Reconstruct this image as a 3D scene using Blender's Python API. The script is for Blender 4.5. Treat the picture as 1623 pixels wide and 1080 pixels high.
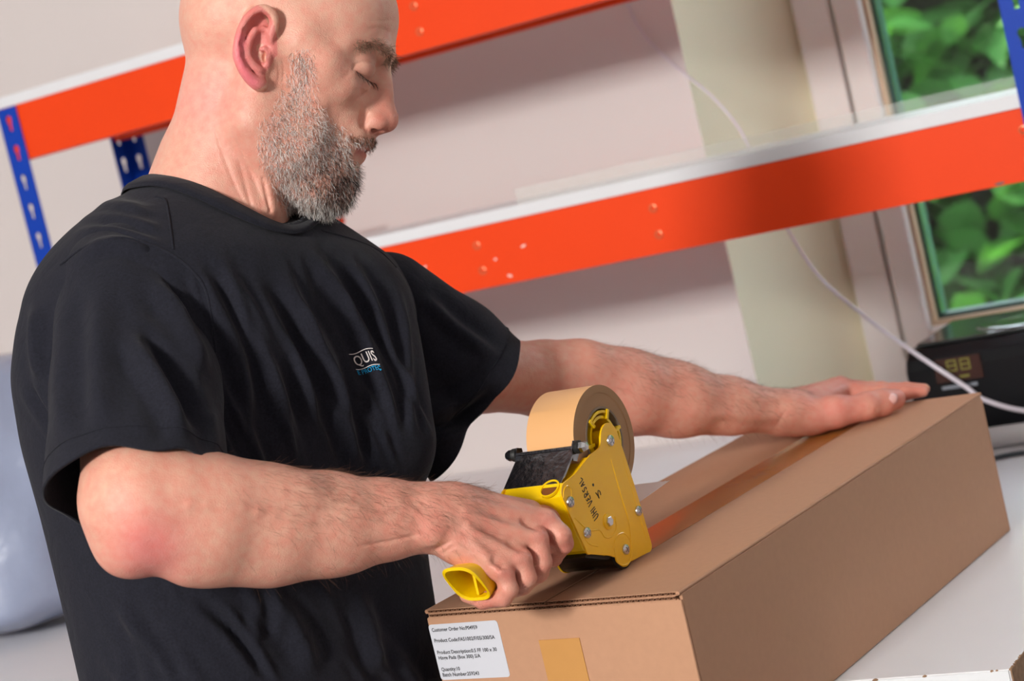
import bpy, bmesh, math, random
import numpy as np
from mathutils import Vector, Matrix
from mathutils.bvhtree import BVHTree
from mathutils.geometry import tessellate_polygon

for o in list(bpy.data.objects): bpy.data.objects.remove(o)
SC = bpy.context.scene
COL = SC.collection
rng = np.random.default_rng(7); random.seed(7)

# ------------------------------------------------------------------ camera
F_PX, PITCH, ROLL, ZC = 3077.57, 0.0915823, 0.2329046, 1.426
cp, sp = math.cos(PITCH), math.sin(PITCH)
FW = np.array([0, cp, -sp]); _u = np.array([0, sp, cp]); _r = np.array([1., 0, 0])
RI = math.cos(ROLL)*_r - math.sin(ROLL)*_u          # camera right
UI = math.sin(ROLL)*_r + math.cos(ROLL)*_u          # camera up
CAMP = np.array([0, 0, ZC])
cam = bpy.data.cameras.new('camera'); camo = bpy.data.objects.new('camera', cam); COL.objects.link(camo)
camo.matrix_world = Matrix(((RI[0], UI[0], -FW[0], 0), (RI[1], UI[1], -FW[1], 0), (RI[2], UI[2], -FW[2], ZC), (0, 0, 0, 1)))
cam.sensor_width = 36; cam.lens = F_PX/1623*36; cam.clip_start = .05
cam.dof.use_dof = True; cam.dof.focus_distance = 1.66; cam.dof.aperture_fstop = 7.1
SC.camera = camo

# ------------------------------------------------------------------ world, lights, exposure
wd = bpy.data.worlds.new('world'); SC.world = wd; wd.use_nodes = True
bg = wd.node_tree.nodes['Background']; bg.inputs[0].default_value = (.80, .90, 1, 1); bg.inputs[1].default_value = 10.0
SC.view_settings.view_transform = 'Standard'; SC.view_settings.look = 'None'
SC.view_settings.exposure = 0.0; SC.view_settings.gamma = 1.0; SC.view_settings.use_curve_mapping = False

def look_at(o, target):
    d = Vector(target) - o.location
    o.rotation_euler = d.to_track_quat('-Z', 'Y').to_euler()
def area(name, loc, target, size, power, col=(1, 1, 1), size_y=None):
    l = bpy.data.lights.new(name, 'AREA'); l.energy = power; l.color = col; l.size = size
    if size_y: l.shape = 'RECTANGLE'; l.size_y = size_y
    o = bpy.data.objects.new(name, l); COL.objects.link(o); o.location = loc; look_at(o, target); return o
area('key_lamp', (-2.75, -2.4, 2.94), (.1, 2.2, 1.25), .70, 262, (1, .965, .925))
sunl = bpy.data.lights.new('sun', 'SUN'); sunl.energy = 9.0; sunl.angle = .02; sunl.color = (1, .95, .82)
suno = bpy.data.objects.new('sun', sunl); COL.objects.link(suno); suno.location = (3, 8, 6); suno.rotation_euler = Vector((.644, -.084, -.75)).to_track_quat('-Z', 'Y').to_euler()

# ------------------------------------------------------------------ helpers
def ray(px, py): return FW + RI*(px-811.5)/F_PX - UI*(py-540)/F_PX
def at_plane(px, py, p0, n):
    d = ray(px, py); return CAMP + d*(((np.asarray(p0)-CAMP)@n)/(d@n))
def at_depth(px, py, d): return CAMP + ray(px, py)*d
def V(a): return Vector((float(a[0]), float(a[1]), float(a[2])))
Zv = np.array([0, 0, 1.])

MATS = {}
def mat(name, col, rough=.5, metal=0., bump=None, noise=None, spec=None, coat=0., sheen=0., trans=0., alpha=None, emit=None, sss=0.):
    """procedural material: base colour with noise variation, optional bump (scale, strength)"""
    if name in MATS: return MATS[name]
    m = bpy.data.materials.new(name); m.use_nodes = True; nt = m.node_tree; b = nt.nodes['Principled BSDF']
    b.inputs['Roughness'].default_value = rough; b.inputs['Metallic'].default_value = metal
    b.inputs['Base Color'].default_value = (*col, 1)
    if spec is not None: b.inputs['Specular IOR Level'].default_value = spec
    b.inputs['Coat Weight'].default_value = coat
    if sheen: b.inputs['Sheen Weight'].default_value = sheen; b.inputs['Sheen Roughness'].default_value = .5
    if trans: b.inputs['Transmission Weight'].default_value = trans
    if alpha is not None: b.inputs['Alpha'].default_value = alpha
    if sss: b.inputs['Subsurface Weight'].default_value = sss
    tc = nt.nodes.new('ShaderNodeTexCoord')
    if noise:
        sc, amt = noise[0], noise[1]
        n = nt.nodes.new('ShaderNodeTexNoise'); n.inputs['Scale'].default_value = sc; n.inputs['Detail'].default_value = 5
        mp = nt.nodes.new('ShaderNodeMapping')
        if len(noise) > 2: mp.inputs['Scale'].default_value = noise[2]
        nt.links.new(tc.outputs['Object'], mp.inputs[0]); nt.links.new(mp.outputs[0], n.inputs['Vector'])
        r = nt.nodes.new('ShaderNodeMix'); r.data_type = 'RGBA'
        r.inputs[6].default_value = (*[max(0, c*(1-amt)) for c in col], 1); r.inputs[7].default_value = (*[min(1, c*(1+amt)) for c in col], 1)
        nt.links.new(n.outputs['Fac'], r.inputs[0]); nt.links.new(r.outputs[2], b.inputs['Base Color'])
    if bump:
        n = nt.nodes.new('ShaderNodeTexNoise'); n.inputs['Scale'].default_value = bump[0]; n.inputs['Detail'].default_value = 4
        nt.links.new(tc.outputs['Object'], n.inputs['Vector'])
        bp = nt.nodes.new('ShaderNodeBump'); bp.inputs['Strength'].default_value = bump[1]; bp.inputs['Distance'].default_value = bump[2] if len(bump) > 2 else .001
        nt.links.new(n.outputs['Fac'], bp.inputs['Height']); nt.links.new(bp.outputs[0], b.inputs['Normal'])
    MATS[name] = m; return m
def srgb(r, g, b):
    f = lambda c: (c/255/12.92) if c/255 <= .04045 else ((c/255+.055)/1.055)**2.4
    return (f(r), f(g), f(b))

def origin(o):
    p = np.zeros(3)
    while o is not None: p = p + np.array(o.location); o = o.parent
    return p
def thing(name, label, cat, loc, group=None):
    o = bpy.data.objects.new(name, None); COL.objects.link(o); o.location = V(loc); o.empty_display_size = .05
    o['label'] = label; o['category'] = cat
    if group: o['group'] = group
    return o
def tag(o, label, cat, group=None):
    o['label'] = label; o['category'] = cat
    if group: o['group'] = group
    return o
def struct(o): o['kind'] = 'structure'; return o
def meshobj(name, verts, faces, m, parent=None, smooth=False, label=None, loc=None):
    """verts in world space; stored relative to the parent chain's origin"""
    verts = np.asarray(verts, dtype=float)
    if parent is not None: base = origin(parent)
    elif loc is not None: base = np.asarray(loc, float)
    else:
        base = verts.mean(0); base[2] = verts[:, 2].min()
    me = bpy.data.meshes.new(name)
    me.from_pydata((verts-base).tolist(), [], faces if isinstance(faces, list) else faces.tolist())
    me.update()
    if m: me.materials.append(m)
    if smooth: me.polygons.foreach_set('use_smooth', [True]*len(me.polygons))
    o = bpy.data.objects.new(name, me); COL.objects.link(o)
    if parent is not None: o.parent = parent
    else: o.location = V(base)
    if label: o['label'] = label
    return o
def mod_bevel(o, w, seg=2, ang=35):
    b = o.modifiers.new('bevel', 'BEVEL'); b.width = w; b.segments = seg; b.limit_method = 'ANGLE'; b.angle_limit = math.radians(ang)
    return o
class MB:
    """collects shapes for ONE mesh"""
    def __init__(s): s.v = []; s.f = []
    def add(s, v, f):
        n = len(s.v); s.v += [tuple(map(float, p)) for p in v]; s.f += [[i+n for i in q] for q in f]; return s
    def hexa(s, c8):
        return s.add(c8, [[0, 3, 2, 1], [4, 5, 6, 7], [0, 1, 5, 4], [1, 2, 6, 5], [2, 3, 7, 6], [3, 0, 4, 7]])
    def box(s, o, ax, ay, az):
        o, ax, ay, az = map(np.asarray, (o, ax, ay, az))
        return s.hexa([o, o+ax, o+ax+ay, o+ay, o+az, o+ax+az, o+ax+ay+az, o+ay+az])
    def tube(s, pts, rad, seg=10, cap=True):
        pts = [np.asarray(p, float) for p in pts]; n = len(pts)
        rad = [rad]*n if np.isscalar(rad) else rad
        v = []; prev = None
        for i, p in enumerate(pts):
            t = pts[min(i+1, n-1)]-pts[max(i-1, 0)]; t = t/(np.linalg.norm(t)+1e-12)
            if prev is None:
                a = np.array([0, 0, 1.]) if abs(t[2]) < .9 else np.array([1., 0, 0])
            else: a = prev
            b = np.cross(t, a); b /= np.linalg.norm(b); a = np.cross(b, t); prev = a
            for k in range(seg):
                w = 2*math.pi*k/seg; v.append(p+rad[i]*(math.cos(w)*a+math.sin(w)*b))
        f = [[i*seg+k, i*seg+(k+1) % seg, (i+1)*seg+(k+1) % seg, (i+1)*seg+k] for i in range(n-1) for k in range(seg)]
        if cap: f += [list(range(seg))[::-1], [(n-1)*seg+k for k in range(seg)]]
        return s.add(v, f)
    def lathe(s, c, ax, prof, seg=32, closed=False):
        """prof: list of (radius, along)"""
        c = np.asarray(c, float); ax = np.asarray(ax, float)/np.linalg.norm(ax)
        a = np.cross(ax, [0, 0, 1.] if abs(ax[2]) < .9 else [1., 0, 0]); a /= np.linalg.norm(a); b = np.cross(ax, a)
        v = []
        for r, h in prof:
            for k in range(seg):
                w = 2*math.pi*k/seg; v.append(c+ax*h+max(r, 1e-5)*(math.cos(w)*a+math.sin(w)*b))
        n = len(prof); f = []
        for i in range(n if closed else n-1):
            j = (i+1) % n
            for k in range(seg): f.append([i*seg+k, i*seg+(k+1) % seg, j*seg+(k+1) % seg, j*seg+k])
        if not closed: f += [list(range(seg))[::-1], [(n-1)*seg+k for k in range(seg)]]
        return s.add(v, f)
    def prism(s, poly, o, ax, ay, th, holes=()):
        """extrude 2D polygon (with holes) lying in plane (o,ax,ay) by vector th"""
        o, ax, ay, th = (np.asarray(q, float) for q in (o, ax, ay, th))
        loops = [list(poly)]+[list(h) for h in holes]
        flat = [p for l in loops for p in l]; n = len(flat)
        tri = tessellate_polygon([[Vector((x, y, 0)) for x, y in l] for l in loops])
        v = [o+ax*x+ay*y for x, y in flat]; v += [p+th for p in v]
        f = [list(t) for t in tri]+[[i+n for i in t[::-1]] for t in tri]
        st = 0
        for l in loops:
            m_ = len(l)
            for i in range(m_): a_, b_ = st+i, st+(i+1) % m_; f.append([a_, b_, b_+n, a_+n])
            st += m_
        return s.add(v, f)
    def build(s, name, m, parent=None, smooth=False, label=None, bevel=None, loc=None):
        o = meshobj(name, np.array(s.v), s.f, m, parent, smooth, label, loc)
        bm = bmesh.new(); bm.from_mesh(o.data); bmesh.ops.recalc_face_normals(bm, faces=bm.faces[:]); bm.to_mesh(o.data); bm.free()
        if smooth:
            o.data.set_sharp_from_angle(angle=math.radians(38))
        if bevel: mod_bevel(o, bevel)
        return o
def rrect(x0, y0, x1, y1, r, n=4):
    out = []
    for cx, cy, a0 in ((x1-r, y1-r, 0), (x0+r, y1-r, 90), (x0+r, y0+r, 180), (x1-r, y0+r, 270)):
        for i in range(n+1):
            a = math.radians(a0+90*i/n); out.append((cx+r*math.cos(a), cy+r*math.sin(a)))
    return out
def circ(cx, cy, r, n=12): return [(cx+r*math.cos(2*math.pi*i/n), cy+r*math.sin(2*math.pi*i/n)) for i in range(n)]
def text_mesh(s, size=1.0, extrude=0.0, align='LEFT', bold=0.0):
    cu = bpy.data.curves.new('txt', 'FONT'); cu.body = s; cu.size = size; cu.extrude = extrude; cu.align_x = align; cu.offset = bold; cu.resolution_u = 3
    o = bpy.data.objects.new('txt', cu); COL.objects.link(o)
    bpy.context.view_layer.update()
    me = bpy.data.meshes.new_from_object(o.evaluated_get(bpy.context.evaluated_depsgraph_get()))
    v = np.array([p.co[:] for p in me.vertices]); f = [list(p.vertices) for p in me.polygons]
    bpy.data.objects.remove(o); bpy.data.curves.remove(cu); bpy.data.meshes.remove(me)
    return v, f
def smooth_path(pts, n=8):
    """catmull-rom through points"""
    P = [np.asarray(p, float) for p in pts]; P = [2*P[0]-P[1]]+P+[2*P[-1]-P[-2]]; out = []
    for i in range(1, len(P)-2):
        for k in range(n):
            t = k/n; a, b, c, d = P[i-1:i+3]
            out.append(.5*((2*b)+(-a+c)*t+(2*a-5*b+4*c-d)*t*t+(-a+3*b-3*c+d)*t**3))
    out.append(P[-2]); return out
# ------------------------------------------------------------------ bench frame: s along the bench, o towards the wall
YS = .524498
ES = np.array([math.cos(YS), -math.sin(YS), 0]); NS = np.array([math.sin(YS), math.cos(YS), 0]); S0 = np.array([0, 2.8621, 0])
def BP(s, o, z): return S0 + ES*s + NS*o + Zv*z
def bbox(mb, s0, s1, o0, o1, z0, z1): return mb.box(BP(s0, o0, z0), ES*(s1-s0), NS*(o1-o0), Zv*(z1-z0))

M_wall = mat('painted wall', srgb(216, 208, 206), .85, bump=(60, .12), noise=(3, .02))
M_reveal = mat('cream plaster', srgb(236, 231, 204), .8, noise=(3, .02), bump=(50, .1))
M_ceil = mat('ceiling paint', (.78, .78, .77), .9)
M_floor = mat('grey floor', srgb(120, 120, 122), .5, noise=(4, .12), bump=(20, .1))
M_white = mat('white melamine', srgb(226, 228, 232), .28, noise=(6, .02))
M_top = mat('worn white worktop', srgb(228, 227, 230), .42, noise=(9, .03), bump=(25, .08))
M_edge = mat('white edge band', srgb(230, 233, 236), .35, noise=(14, .04))
M_chip = mat('chipboard core', srgb(150, 118, 92), .9, noise=(160, .45), bump=(200, .6))
M_orange = mat('orange powder coat', srgb(238, 66, 6), .5, spec=.25, bump=(300, .1, .0004), noise=(5, .05))
M_blue = mat('blue powder coat', srgb(0, 60, 172), .5, spec=.25, bump=(300, .1, .0004), noise=(7, .08))
M_frame = mat('white window profile', srgb(222, 216, 214), .4)
M_gasket = mat('dark gasket', srgb(96, 90, 90), .6)
M_spacer = mat('beige glazing spacer', srgb(206, 180, 150), .5)
M_dkgreen = mat('dark glazing edge', srgb(40, 70, 70), .3)
M_glass = mat('window glass', (1, 1, 1), .0, trans=1.0)

# ---- room shell
WO = .42; XC = .187; WIN = .74
HT = 3.3; SL_, SR_, OF = -3.4, 4.2, -7.4
m = MB(); bbox(m, SL_, SR_, OF, WIN, -.06, 0); struct(m.build('floor', M_floor))
m = MB(); bbox(m, SL_, XC, WO, WO+.12, 0, HT); struct(m.build('wall_back', M_wall))
# splayed reveal with a rounded run-in to the window frame
rev = [(XC, WO), (XC+.004, WO+.06), (.215, WO+.17), (.243, WO+.25), (.262, WO+.30), (.285, WIN), (XC-.1, WIN+.05), (XC-.1, WO+.12), (XC, WO+.12)]
m = MB(); m.prism(rev, S0, ES, NS, Zv*HT)
struct(m.build('wall_reveal', M_reveal, smooth=True))
m = MB(); bbox(m, .27, SR_, WIN-.03, WIN+.22, 0, .865); bbox(m, .27, SR_, WIN-.03, WIN+.22, 2.32, HT); bbox(m, 2.3, SR_, WIN-.03, WIN+.22, .865, 2.32)
struct(m.build('wall_window', M_wall))
m = MB(); bbox(m, SL_-.12, SL_, OF, WO+.12, 0, HT); struct(m.build('wall_left', M_wall))
m = MB(); bbox(m, SR_, SR_+.12, OF, WIN+.22, 0, HT); struct(m.build('wall_right', M_wall))
m = MB(); bbox(m, SL_, SR_, OF-.12, OF, 0, HT); struct(m.build('wall_front', M_wall))
m = MB(); bbox(m, SL_-.12, SR_+.12, OF-.12, WIN+.22, HT, HT+.1); struct(m.build('ceiling', M_ceil))

# ---- window
GX0, GX1, GZ0, GZ1 = .411, 2.16, .995, 2.2
FX0, FX1, FZ0, FZ1 = .278, 2.3, .866, 2.318
def ring(mb, x0, x1, z0, z1, x2, x3, z2, z3, o0, o1):
    bbox(mb, x0, x2, o0, o1, z0, z1); bbox(mb, x3, x1, o0, o1, z0, z1); bbox(mb, x2, x3, o0, o1, z0, z2); bbox(mb, x2, x3, o0, o1, z3, z1)
m = MB(); ring(m, FX0, FX1, FZ0, FZ1, .343, 2.235, .925, 2.26, WIN-.035, WIN+.05)
wf = struct(m.build('window_1', M_frame)); mod_bevel(wf, .004)
m = MB(); ring(m, .3435, 2.2345, .9255, 2.2595, .351, 2.227, .934, 2.252, WIN-.022, WIN+.04); m.build('gasket', M_gasket, wf)
m = MB(); ring(m, .3512, 2.2268, .9342, 2.2518, GX0-.012, GX1+.012, GZ0-.012, GZ1+.012, WIN-.048, WIN+.05); mod_bevel(m.build('sash', M_frame, wf), .005)
m = MB(); ring(m, GX0-.012, GX1+.012, GZ0-.012, GZ1+.012, GX0-.004, GX1+.004, GZ0-.004, GZ1+.004, WIN-.03, WIN+.04); m.build('glazing_spacer', M_spacer, wf)
m = MB(); ring(m, GX0-.004, GX1+.004, GZ0-.004, GZ1+.004, GX0+.002, GX1-.002, GZ0+.003, GZ1-.003, WIN-.012, WIN+.03); m.build('glazing_bead', M_dkgreen, wf)
m = MB(); bbox(m, GX0+.002, GX1-.002, WIN+.004, WIN+.008, GZ0+.001, GZ1-.001); m.build('pane', M_glass, wf)

# ---- garden outside
M_grass = mat('garden soil', srgb(70, 84, 50), .9, noise=(4, .3))
m = MB(); m.box(BP(-6, WIN+.25, -.3), ES*14, NS*12, Zv*.3); struct(m.build('ground', M_grass))
def leaf_mat(name, col):
    mm = mat(name, col, .45, noise=(30, .25)); nt = mm.node_tree; b = nt.nodes['Principled BSDF']
    tr = nt.nodes.new('ShaderNodeBsdfTranslucent'); tr.inputs[0].default_value = (col[0]*1.5, col[1]*1.5, col[2]*.8, 1)
    mx = nt.nodes.new('ShaderNodeMixShader'); mx.inputs[0].default_value = .45
    nt.links.new(b.outputs[0], mx.inputs[1]); nt.links.new(tr.outputs[0], mx.inputs[2]); nt.links.new(mx.outputs[0], nt.nodes['Material Output'].inputs[0]); return mm
LM = [leaf_mat('leaf mid green', srgb(112, 166, 78)), leaf_mat('leaf dark green', srgb(66, 118, 56)), leaf_mat('leaf lime', srgb(166, 206, 96))]
M_bark = mat('bark', srgb(90, 74, 56), .9, noise=(30, .4))
def leaf_mesh(L, W, mm):
    me = bpy.data.meshes.new('leaf')
    v = []; f = []
    prof = [(0, 0), (.18, .62), (.4, 1), (.62, .85), (.84, .45), (1, 0)]
    for t, w in prof: v += [(t*L, -w*W/2, -.10*L*t*t+.06*W*w), (t*L, 0, -.10*L*t*t), (t*L, w*W/2, -.10*L*t*t+.06*W*w)]
    for i in range(5):
        a = i*3; f += [(a, a+1, a+4, a+3), (a+1, a+2, a+5, a+4)]
    me.from_pydata(v, [], f); me.materials.append(mm); me.polygons.foreach_set('use_smooth', [True]*len(f)); return me
LEAF = [leaf_mesh(.11, .075, q) for q in LM]
def rot_rand():
    return Matrix.Rotation(random.uniform(0, 6.28), 4, 'Z') @ Matrix.Rotation(random.uniform(-.9, .9), 4, 'Y') @ Matrix.Rotation(random.uniform(-.7, .7), 4, 'X')
def shrub(label, base, cen, rad, nobj, nstuff, weights, scale):
    t = thing('leafy_shrub', label, 'shrub', base, None)
    b0 = np.array(base); cen = np.array(cen); m = MB()
    for k in range(9):
        d = rng.normal(size=3)*rad*.5; m.tube(smooth_path([b0, (b0+cen)/2+rng.normal(size=3)*.08, cen+d], 4), [.03]*0 or list(np.linspace(.022, .004, 9)), 6)
    m.build('stem', M_bark, t)
    vv = []; ff = []; mi = []
    for i in range(nobj+nstuff):
        d = rng.normal(size=3); d /= np.linalg.norm(d); r = (.35+.65*rng.random()**.5)
        p = cen+d*rad*r
        k = rng.choice(3, p=weights); sc = scale*rng.uniform(.7, 1.5)
        if i < nobj:
            p = cen + np.array([d[0], -abs(d[1])*.9, d[2]])*rad*r
            o = bpy.data.objects.new('leaf', LEAF[k]); COL.objects.link(o); o.parent = t
            o.matrix_local = Matrix.Translation(V(p-b0)) @ rot_rand() @ Matrix.Scale(sc, 4)
        else:
            M = Matrix.Translation(V(p)) @ rot_rand() @ Matrix.Scale(sc, 4); n = len(vv)
            vv += [tuple(M @ q.co) for q in LEAF[k].vertices]; ff += [[j+n for j in q.vertices] for q in LEAF[k].polygons]; mi += [k]*10
    o = meshobj('foliage', vv, ff, None, t); o['kind'] = 'stuff'
    for q in LM: o.data.materials.append(q)
    o.data.polygons.foreach_set('material_index', mi)
shrub('bright green leafy shrub close outside the window', BP(1.0, 2.9, 0), BP(1.0, 2.9, 2.05), (.85, .32, .72), 150, 2600, (.42, .2, .38), 1.05)
shrub('low green shrub outside the window behind the black machine', BP(.9, 1.9, 0), BP(.95, 1.9, .55), (.75, .32, .62), 120, 2200, (.6, .2, .2), .85)
shrub('tall dark green shrub at the back of the garden', BP(1.6, 4.2, 0), BP(1.5, 4.2, 1.3), (1.7, .5, 1.5), 60, 5200, (.35, .5, .15), 1.4)
def backhedge():
    t = thing('garden_hedge', 'dense dark hedge closing the garden behind the shrubs', 'hedge', BP(1.5, 6, 0))
    n = 9000; vv = []; ff = []
    for i in range(n):
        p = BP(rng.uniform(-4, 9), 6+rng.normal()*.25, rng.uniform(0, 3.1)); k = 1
        M = Matrix.Translation(V(p)) @ rot_rand() @ Matrix.Scale(rng.uniform(1.5, 3), 4); q0 = len(vv)
        vv += [tuple(M @ q.co) for q in LEAF[k].vertices]; ff += [[j+q0 for j in q.vertices] for q in LEAF[k].polygons]
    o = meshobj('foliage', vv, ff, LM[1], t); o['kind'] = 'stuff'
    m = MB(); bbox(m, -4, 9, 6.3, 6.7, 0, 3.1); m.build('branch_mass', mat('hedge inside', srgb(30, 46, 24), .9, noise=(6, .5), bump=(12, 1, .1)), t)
backhedge()

def clear_mat():
    mm = mat('clear acrylic', (.8, .86, .82), .1); nt = mm.node_tree; b = nt.nodes['Principled BSDF']; tr = nt.nodes.new('ShaderNodeBsdfTransparent'); mx = nt.nodes.new('ShaderNodeMixShader'); mx.inputs[0].default_value = .16
    nt.links.new(tr.outputs[0], mx.inputs[1]); nt.links.new(b.outputs[0], mx.inputs[2]); nt.links.new(mx.outputs[0], nt.nodes['Material Output'].inputs[0]); return mm
# ---- packing bench with its shelves
TB = .90
bench = thing('packing_bench', 'packing bench with white worktop, blue slotted uprights and two orange shelf beams', 'workbench', BP(0, -.2, 0))
m = MB(); bbox(m, -2.6, .921, -.889, WO-.004, TB-.03, TB); wt = m.build('worktop', M_top, bench, bevel=.0012)
m = MB(); bbox(m, -2.6, .9195, -.8905, -.889, TB-.0295, TB-.0008); m.build('front_edge_band', M_edge, wt)
# crumbled laminate along the edge (real chips of core showing)
m = MB(); bbox(m, .921, .9222, -.889, WO-.01, TB-.0298, TB-.0006); m.build('bare_core_edge', M_chip, wt)
m = MB()
for i in range(46):
    o_ = -.889+rng.random()**1.5*.5; q = BP(.921, o_, TB-.001)
    m.lathe(q, [rng.normal()*.3, rng.normal()*.3, 1], [(.0006+.002*rng.random(), 0), (.001, .0012)], 6)
for i in range(9):
    q = BP(.92-rng.random()*.35, -.889, TB-.0006); m.lathe(q, [0, 0, 1], [(.0012+.003*rng.random(), -.0005), (.0008, .0008)], 7)
m.build('edge_chip', M_chip, wt)
def slot_poly(cx, cy):        # keyhole: round top, narrow tail
    return circ(cx, cy+.006, .0062, 10)[:6][::1] + [(cx-.0062, cy+.004), (cx-.0035, cy-.004), (cx-.0035, cy-.014), (cx+.0035, cy-.014), (cx+.0035, cy-.004)]
def flange(m, org, ax, w, z0, z1, th):
    """one slotted leg of an L-angle; org at z=0, ax unit dir, th thickness vector"""
    n = int((z1-z0)/.050); z = z0
    for i in range(n+1):
        za = z0+i*.05; zb = min(za+.05, z1)
        if zb-za < .005: continue
        holes = [slot_poly(w/2, (za+zb)/2)] if zb-za > .045 else []
        m.prism([(0, za), (w, za), (w, zb), (0, zb)], org, ax, Zv, th, holes)
def upright(s, o, ds, do, z0=0., z1=1.98, w=.042):
    m = MB(); c = BP(s, o, 0)
    flange(m, c, ES*ds, w, z0, z1, NS*.002*do)
    flange(m, c+ES*(.0 if ds > 0 else 0), NS*do, w, z0, z1, ES*.002*ds)
    return m.build('upright', M_blue, bench)
SL, SR, OB = -.867, .845, .30
# the board top at the left stops the upright just under the board
upright(SL, -.003, 1, 1, TB, 1.7005); upright(SR, -.003, -1, 1, TB, 1.98)
upright(SL, OB+.003, 1, -1, TB, 1.7005); upright(SR, OB+.003, -1, -1, TB, 1.98)
for s, ds in ((-2.5, 1), (.90, -1)):
    for o, do in ((-.86, 1), (.38, -1)): upright(s, o, ds, do, 0, TB-.031)
def beam(s0, s1, o, do, zt, h, name='shelf_beam'):
    m = MB(); t_ = .0016
    bbox(m, s0, s1, *sorted((o, o+t_*do)), zt-h, zt); bbox(m, s0, s1, *sorted((o+t_*do, o+.03*do)), zt-t_, zt); bbox(m, s0, s1, *sorted((o+t_*do, o+.03*do)), zt-h, zt-h+t_)
    bbox(m, s0, s1, *sorted((o+.03*do, o+.0316*do)), zt-.014, zt); bbox(m, s0, s1, *sorted((o+.03*do, o+.0316*do)), zt-h, zt-h+.014)
    return m.build(name, M_orange, bench, bevel=.0007)
M_rivet = mat('rivet hollow', srgb(226, 110, 70), .3, metal=.4)
M_scuff = mat('bare scuff', srgb(240, 215, 205), .6)
for zt, h2 in ((1.3384, .092), (1.7007, .083)):
    b = beam(SL+.001, SR-.001, 0, 1, zt, .092)
    rear = beam(SL+.001, SR-.001, OB, -1, zt, h2)
    for s in ((-.021, .272, .80) if zt < 1.5 else (-.031, -.33, .3)):
        for dz in (-.027, -.065):
            q = BP(s, 0, zt+dz); m = MB(); m.lathe(q, -NS, [(.0064, -.0005), (.0064, .0012), (.0052, .0018), (.0032, .0018), (.0026, -.0004)], 14); m.build('rivet', M_rivet, b, smooth=True)
    if zt < 1.5:
        for px, py, L_ in ((829, 390, .010), (785, 411, .005), (808, 437, .009), (672, 425, .012), (1584, 291, .014)):
            P = at_plane(px, py, S0, NS); m = MB()
            a = rng.uniform(-.5, .9); ax = ES*math.cos(a)-Zv*math.sin(a); ay = np.cross(NS, ax)
            m.prism([(-L_/2, 0), (-.1*L_, .0022), (.4*L_, .0012), (L_/2, -.0008), (0, -.0018)], P-NS*.0003, ax, ay, NS*.0004)
            m.build('scuff', M_scuff if px < 1500 else M_gasket, b)
        # beam ends of the lower shelf and middle beams under the worktop
    m = MB(); bbox(m, SL, SR, .001, OB-.001, zt+.0004, zt+.0189); sb = m.build('shelf_board', M_white, bench, bevel=.001)
    if zt < 1.5:
        m = MB(); bbox(m, .06, SR, .0035, .0060, zt+.0190, zt+.0415); m.build('clear_upstand', clear_mat(), sb)
for o, do in ((-.862, 1), (.382, -1)): beam(-2.498, .898, o, do, TB-.0315, .06, 'bench_beam')

# ---- flat orange case on the lower shelf, mostly hidden behind the shoulder
P = at_plane(527, 362, S0+NS*.2, NS); s_end = (P-S0)@ES-.020
oc = thing('orange_case', 'flat orange case lying on the lower shelf behind the shoulder', 'case', BP(s_end-.12, .2, 1.3574))
m = MB(); bbox(m, s_end-.24, s_end, .12, .27, 1.3574, 1.382); mod_bevel(m.build('tray', M_orange, oc), .004)
m = MB(); bbox(m, s_end-.242, s_end+.001, .118, .272, 1.3825, 1.394); mod_bevel(m.build('lid', M_orange, oc), .003)

# ---- black label machine, tube and cables on the worktop
M_blk = mat('black plastic', (.004, .0045, .006), .32, noise=(20, .2), spec=.3)
M_blktop = mat('dark grey glossy plastic', (.03, .034, .032), .13)
pm = thing('label_machine', 'black desktop machine with amber display under the window', 'machine', BP(.70, .2, TB))
s0, s1, o0, o1, z0, z1 = .545, .93, .10, .33, TB+.0005, 1.035
prof = [(o0+.004, z0), (o1, z0), (o1, z1+.002), (o0+.03, z1), (o0+.008, z1-.012), (o0, z1-.026)]
m = MB(); m.prism([(a, b) for a, b in prof], BP(s0, 0, 0)-0*Zv, NS, Zv, ES*(s1-s0)); mod_bevel(m.build('casing', M_blk, pm), .006, 3)
m = MB(); bbox(m, s0+.012, s1-.012, o0+.035, o1-.01, z1+.001, z1+.006); top = mod_bevel(m.build('glossy_top', M_blktop, pm), .003)
m = MB(); m.lathe(BP(.70, .215, z1+.0062), Zv, [(.075, 0), (.07, .003), (.045, .0005), (.012, -.001)], 40); m.build('round_dish', M_blktop, pm, smooth=True)
m = MB(); bbox(m, .72, .728, o0-.003, o0+.004, z0+.02, z1-.02); mod_bevel(m.build('bevel_sheen', mat('painted bevel sheen', (.03, .034, .05), .25), pm), .0015)  # lighter bluish strip: sheen of the bevel edge put into colour
P = at_plane(1519, 585, BP(0, o0-.001, 0), NS)
def onfront(s, z): return P + ES*s + Zv*z
m = MB(); m.box(onfront(-.033, -.016), ES*.066, NS*-.0015, Zv*.033); m.build('display', mat('display window', (.05, .022, .018), .15), pm)
M_seg = mat('amber segment', srgb(116, 112, 28), .5); 
m = MB()
for k in range(2):
    x = -.014+k*.019
    for (a, b, w, h) in ((0, 0, .012, .002), (0, .007, .012, .002), (0, .014, .012, .002), (-.001, 0, .002, .016), (.011, 0, .002, .016)):
        m.box(onfront(x+a, -.002+b)-NS*.0016, ES*w, NS*-.0004, Zv*h)
m.box(onfront(0, -.012)-NS*.0016, ES*.014, NS*-.0004, Zv*.003)
m.build('display_digits', M_seg, pm)
m = MB(); m.box(onfront(-.028, -.026), ES*.05, NS*-.0006, Zv*.0045); m.build('pale_strip', mat('pale print', srgb(130, 135, 145), .6), pm)

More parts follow.
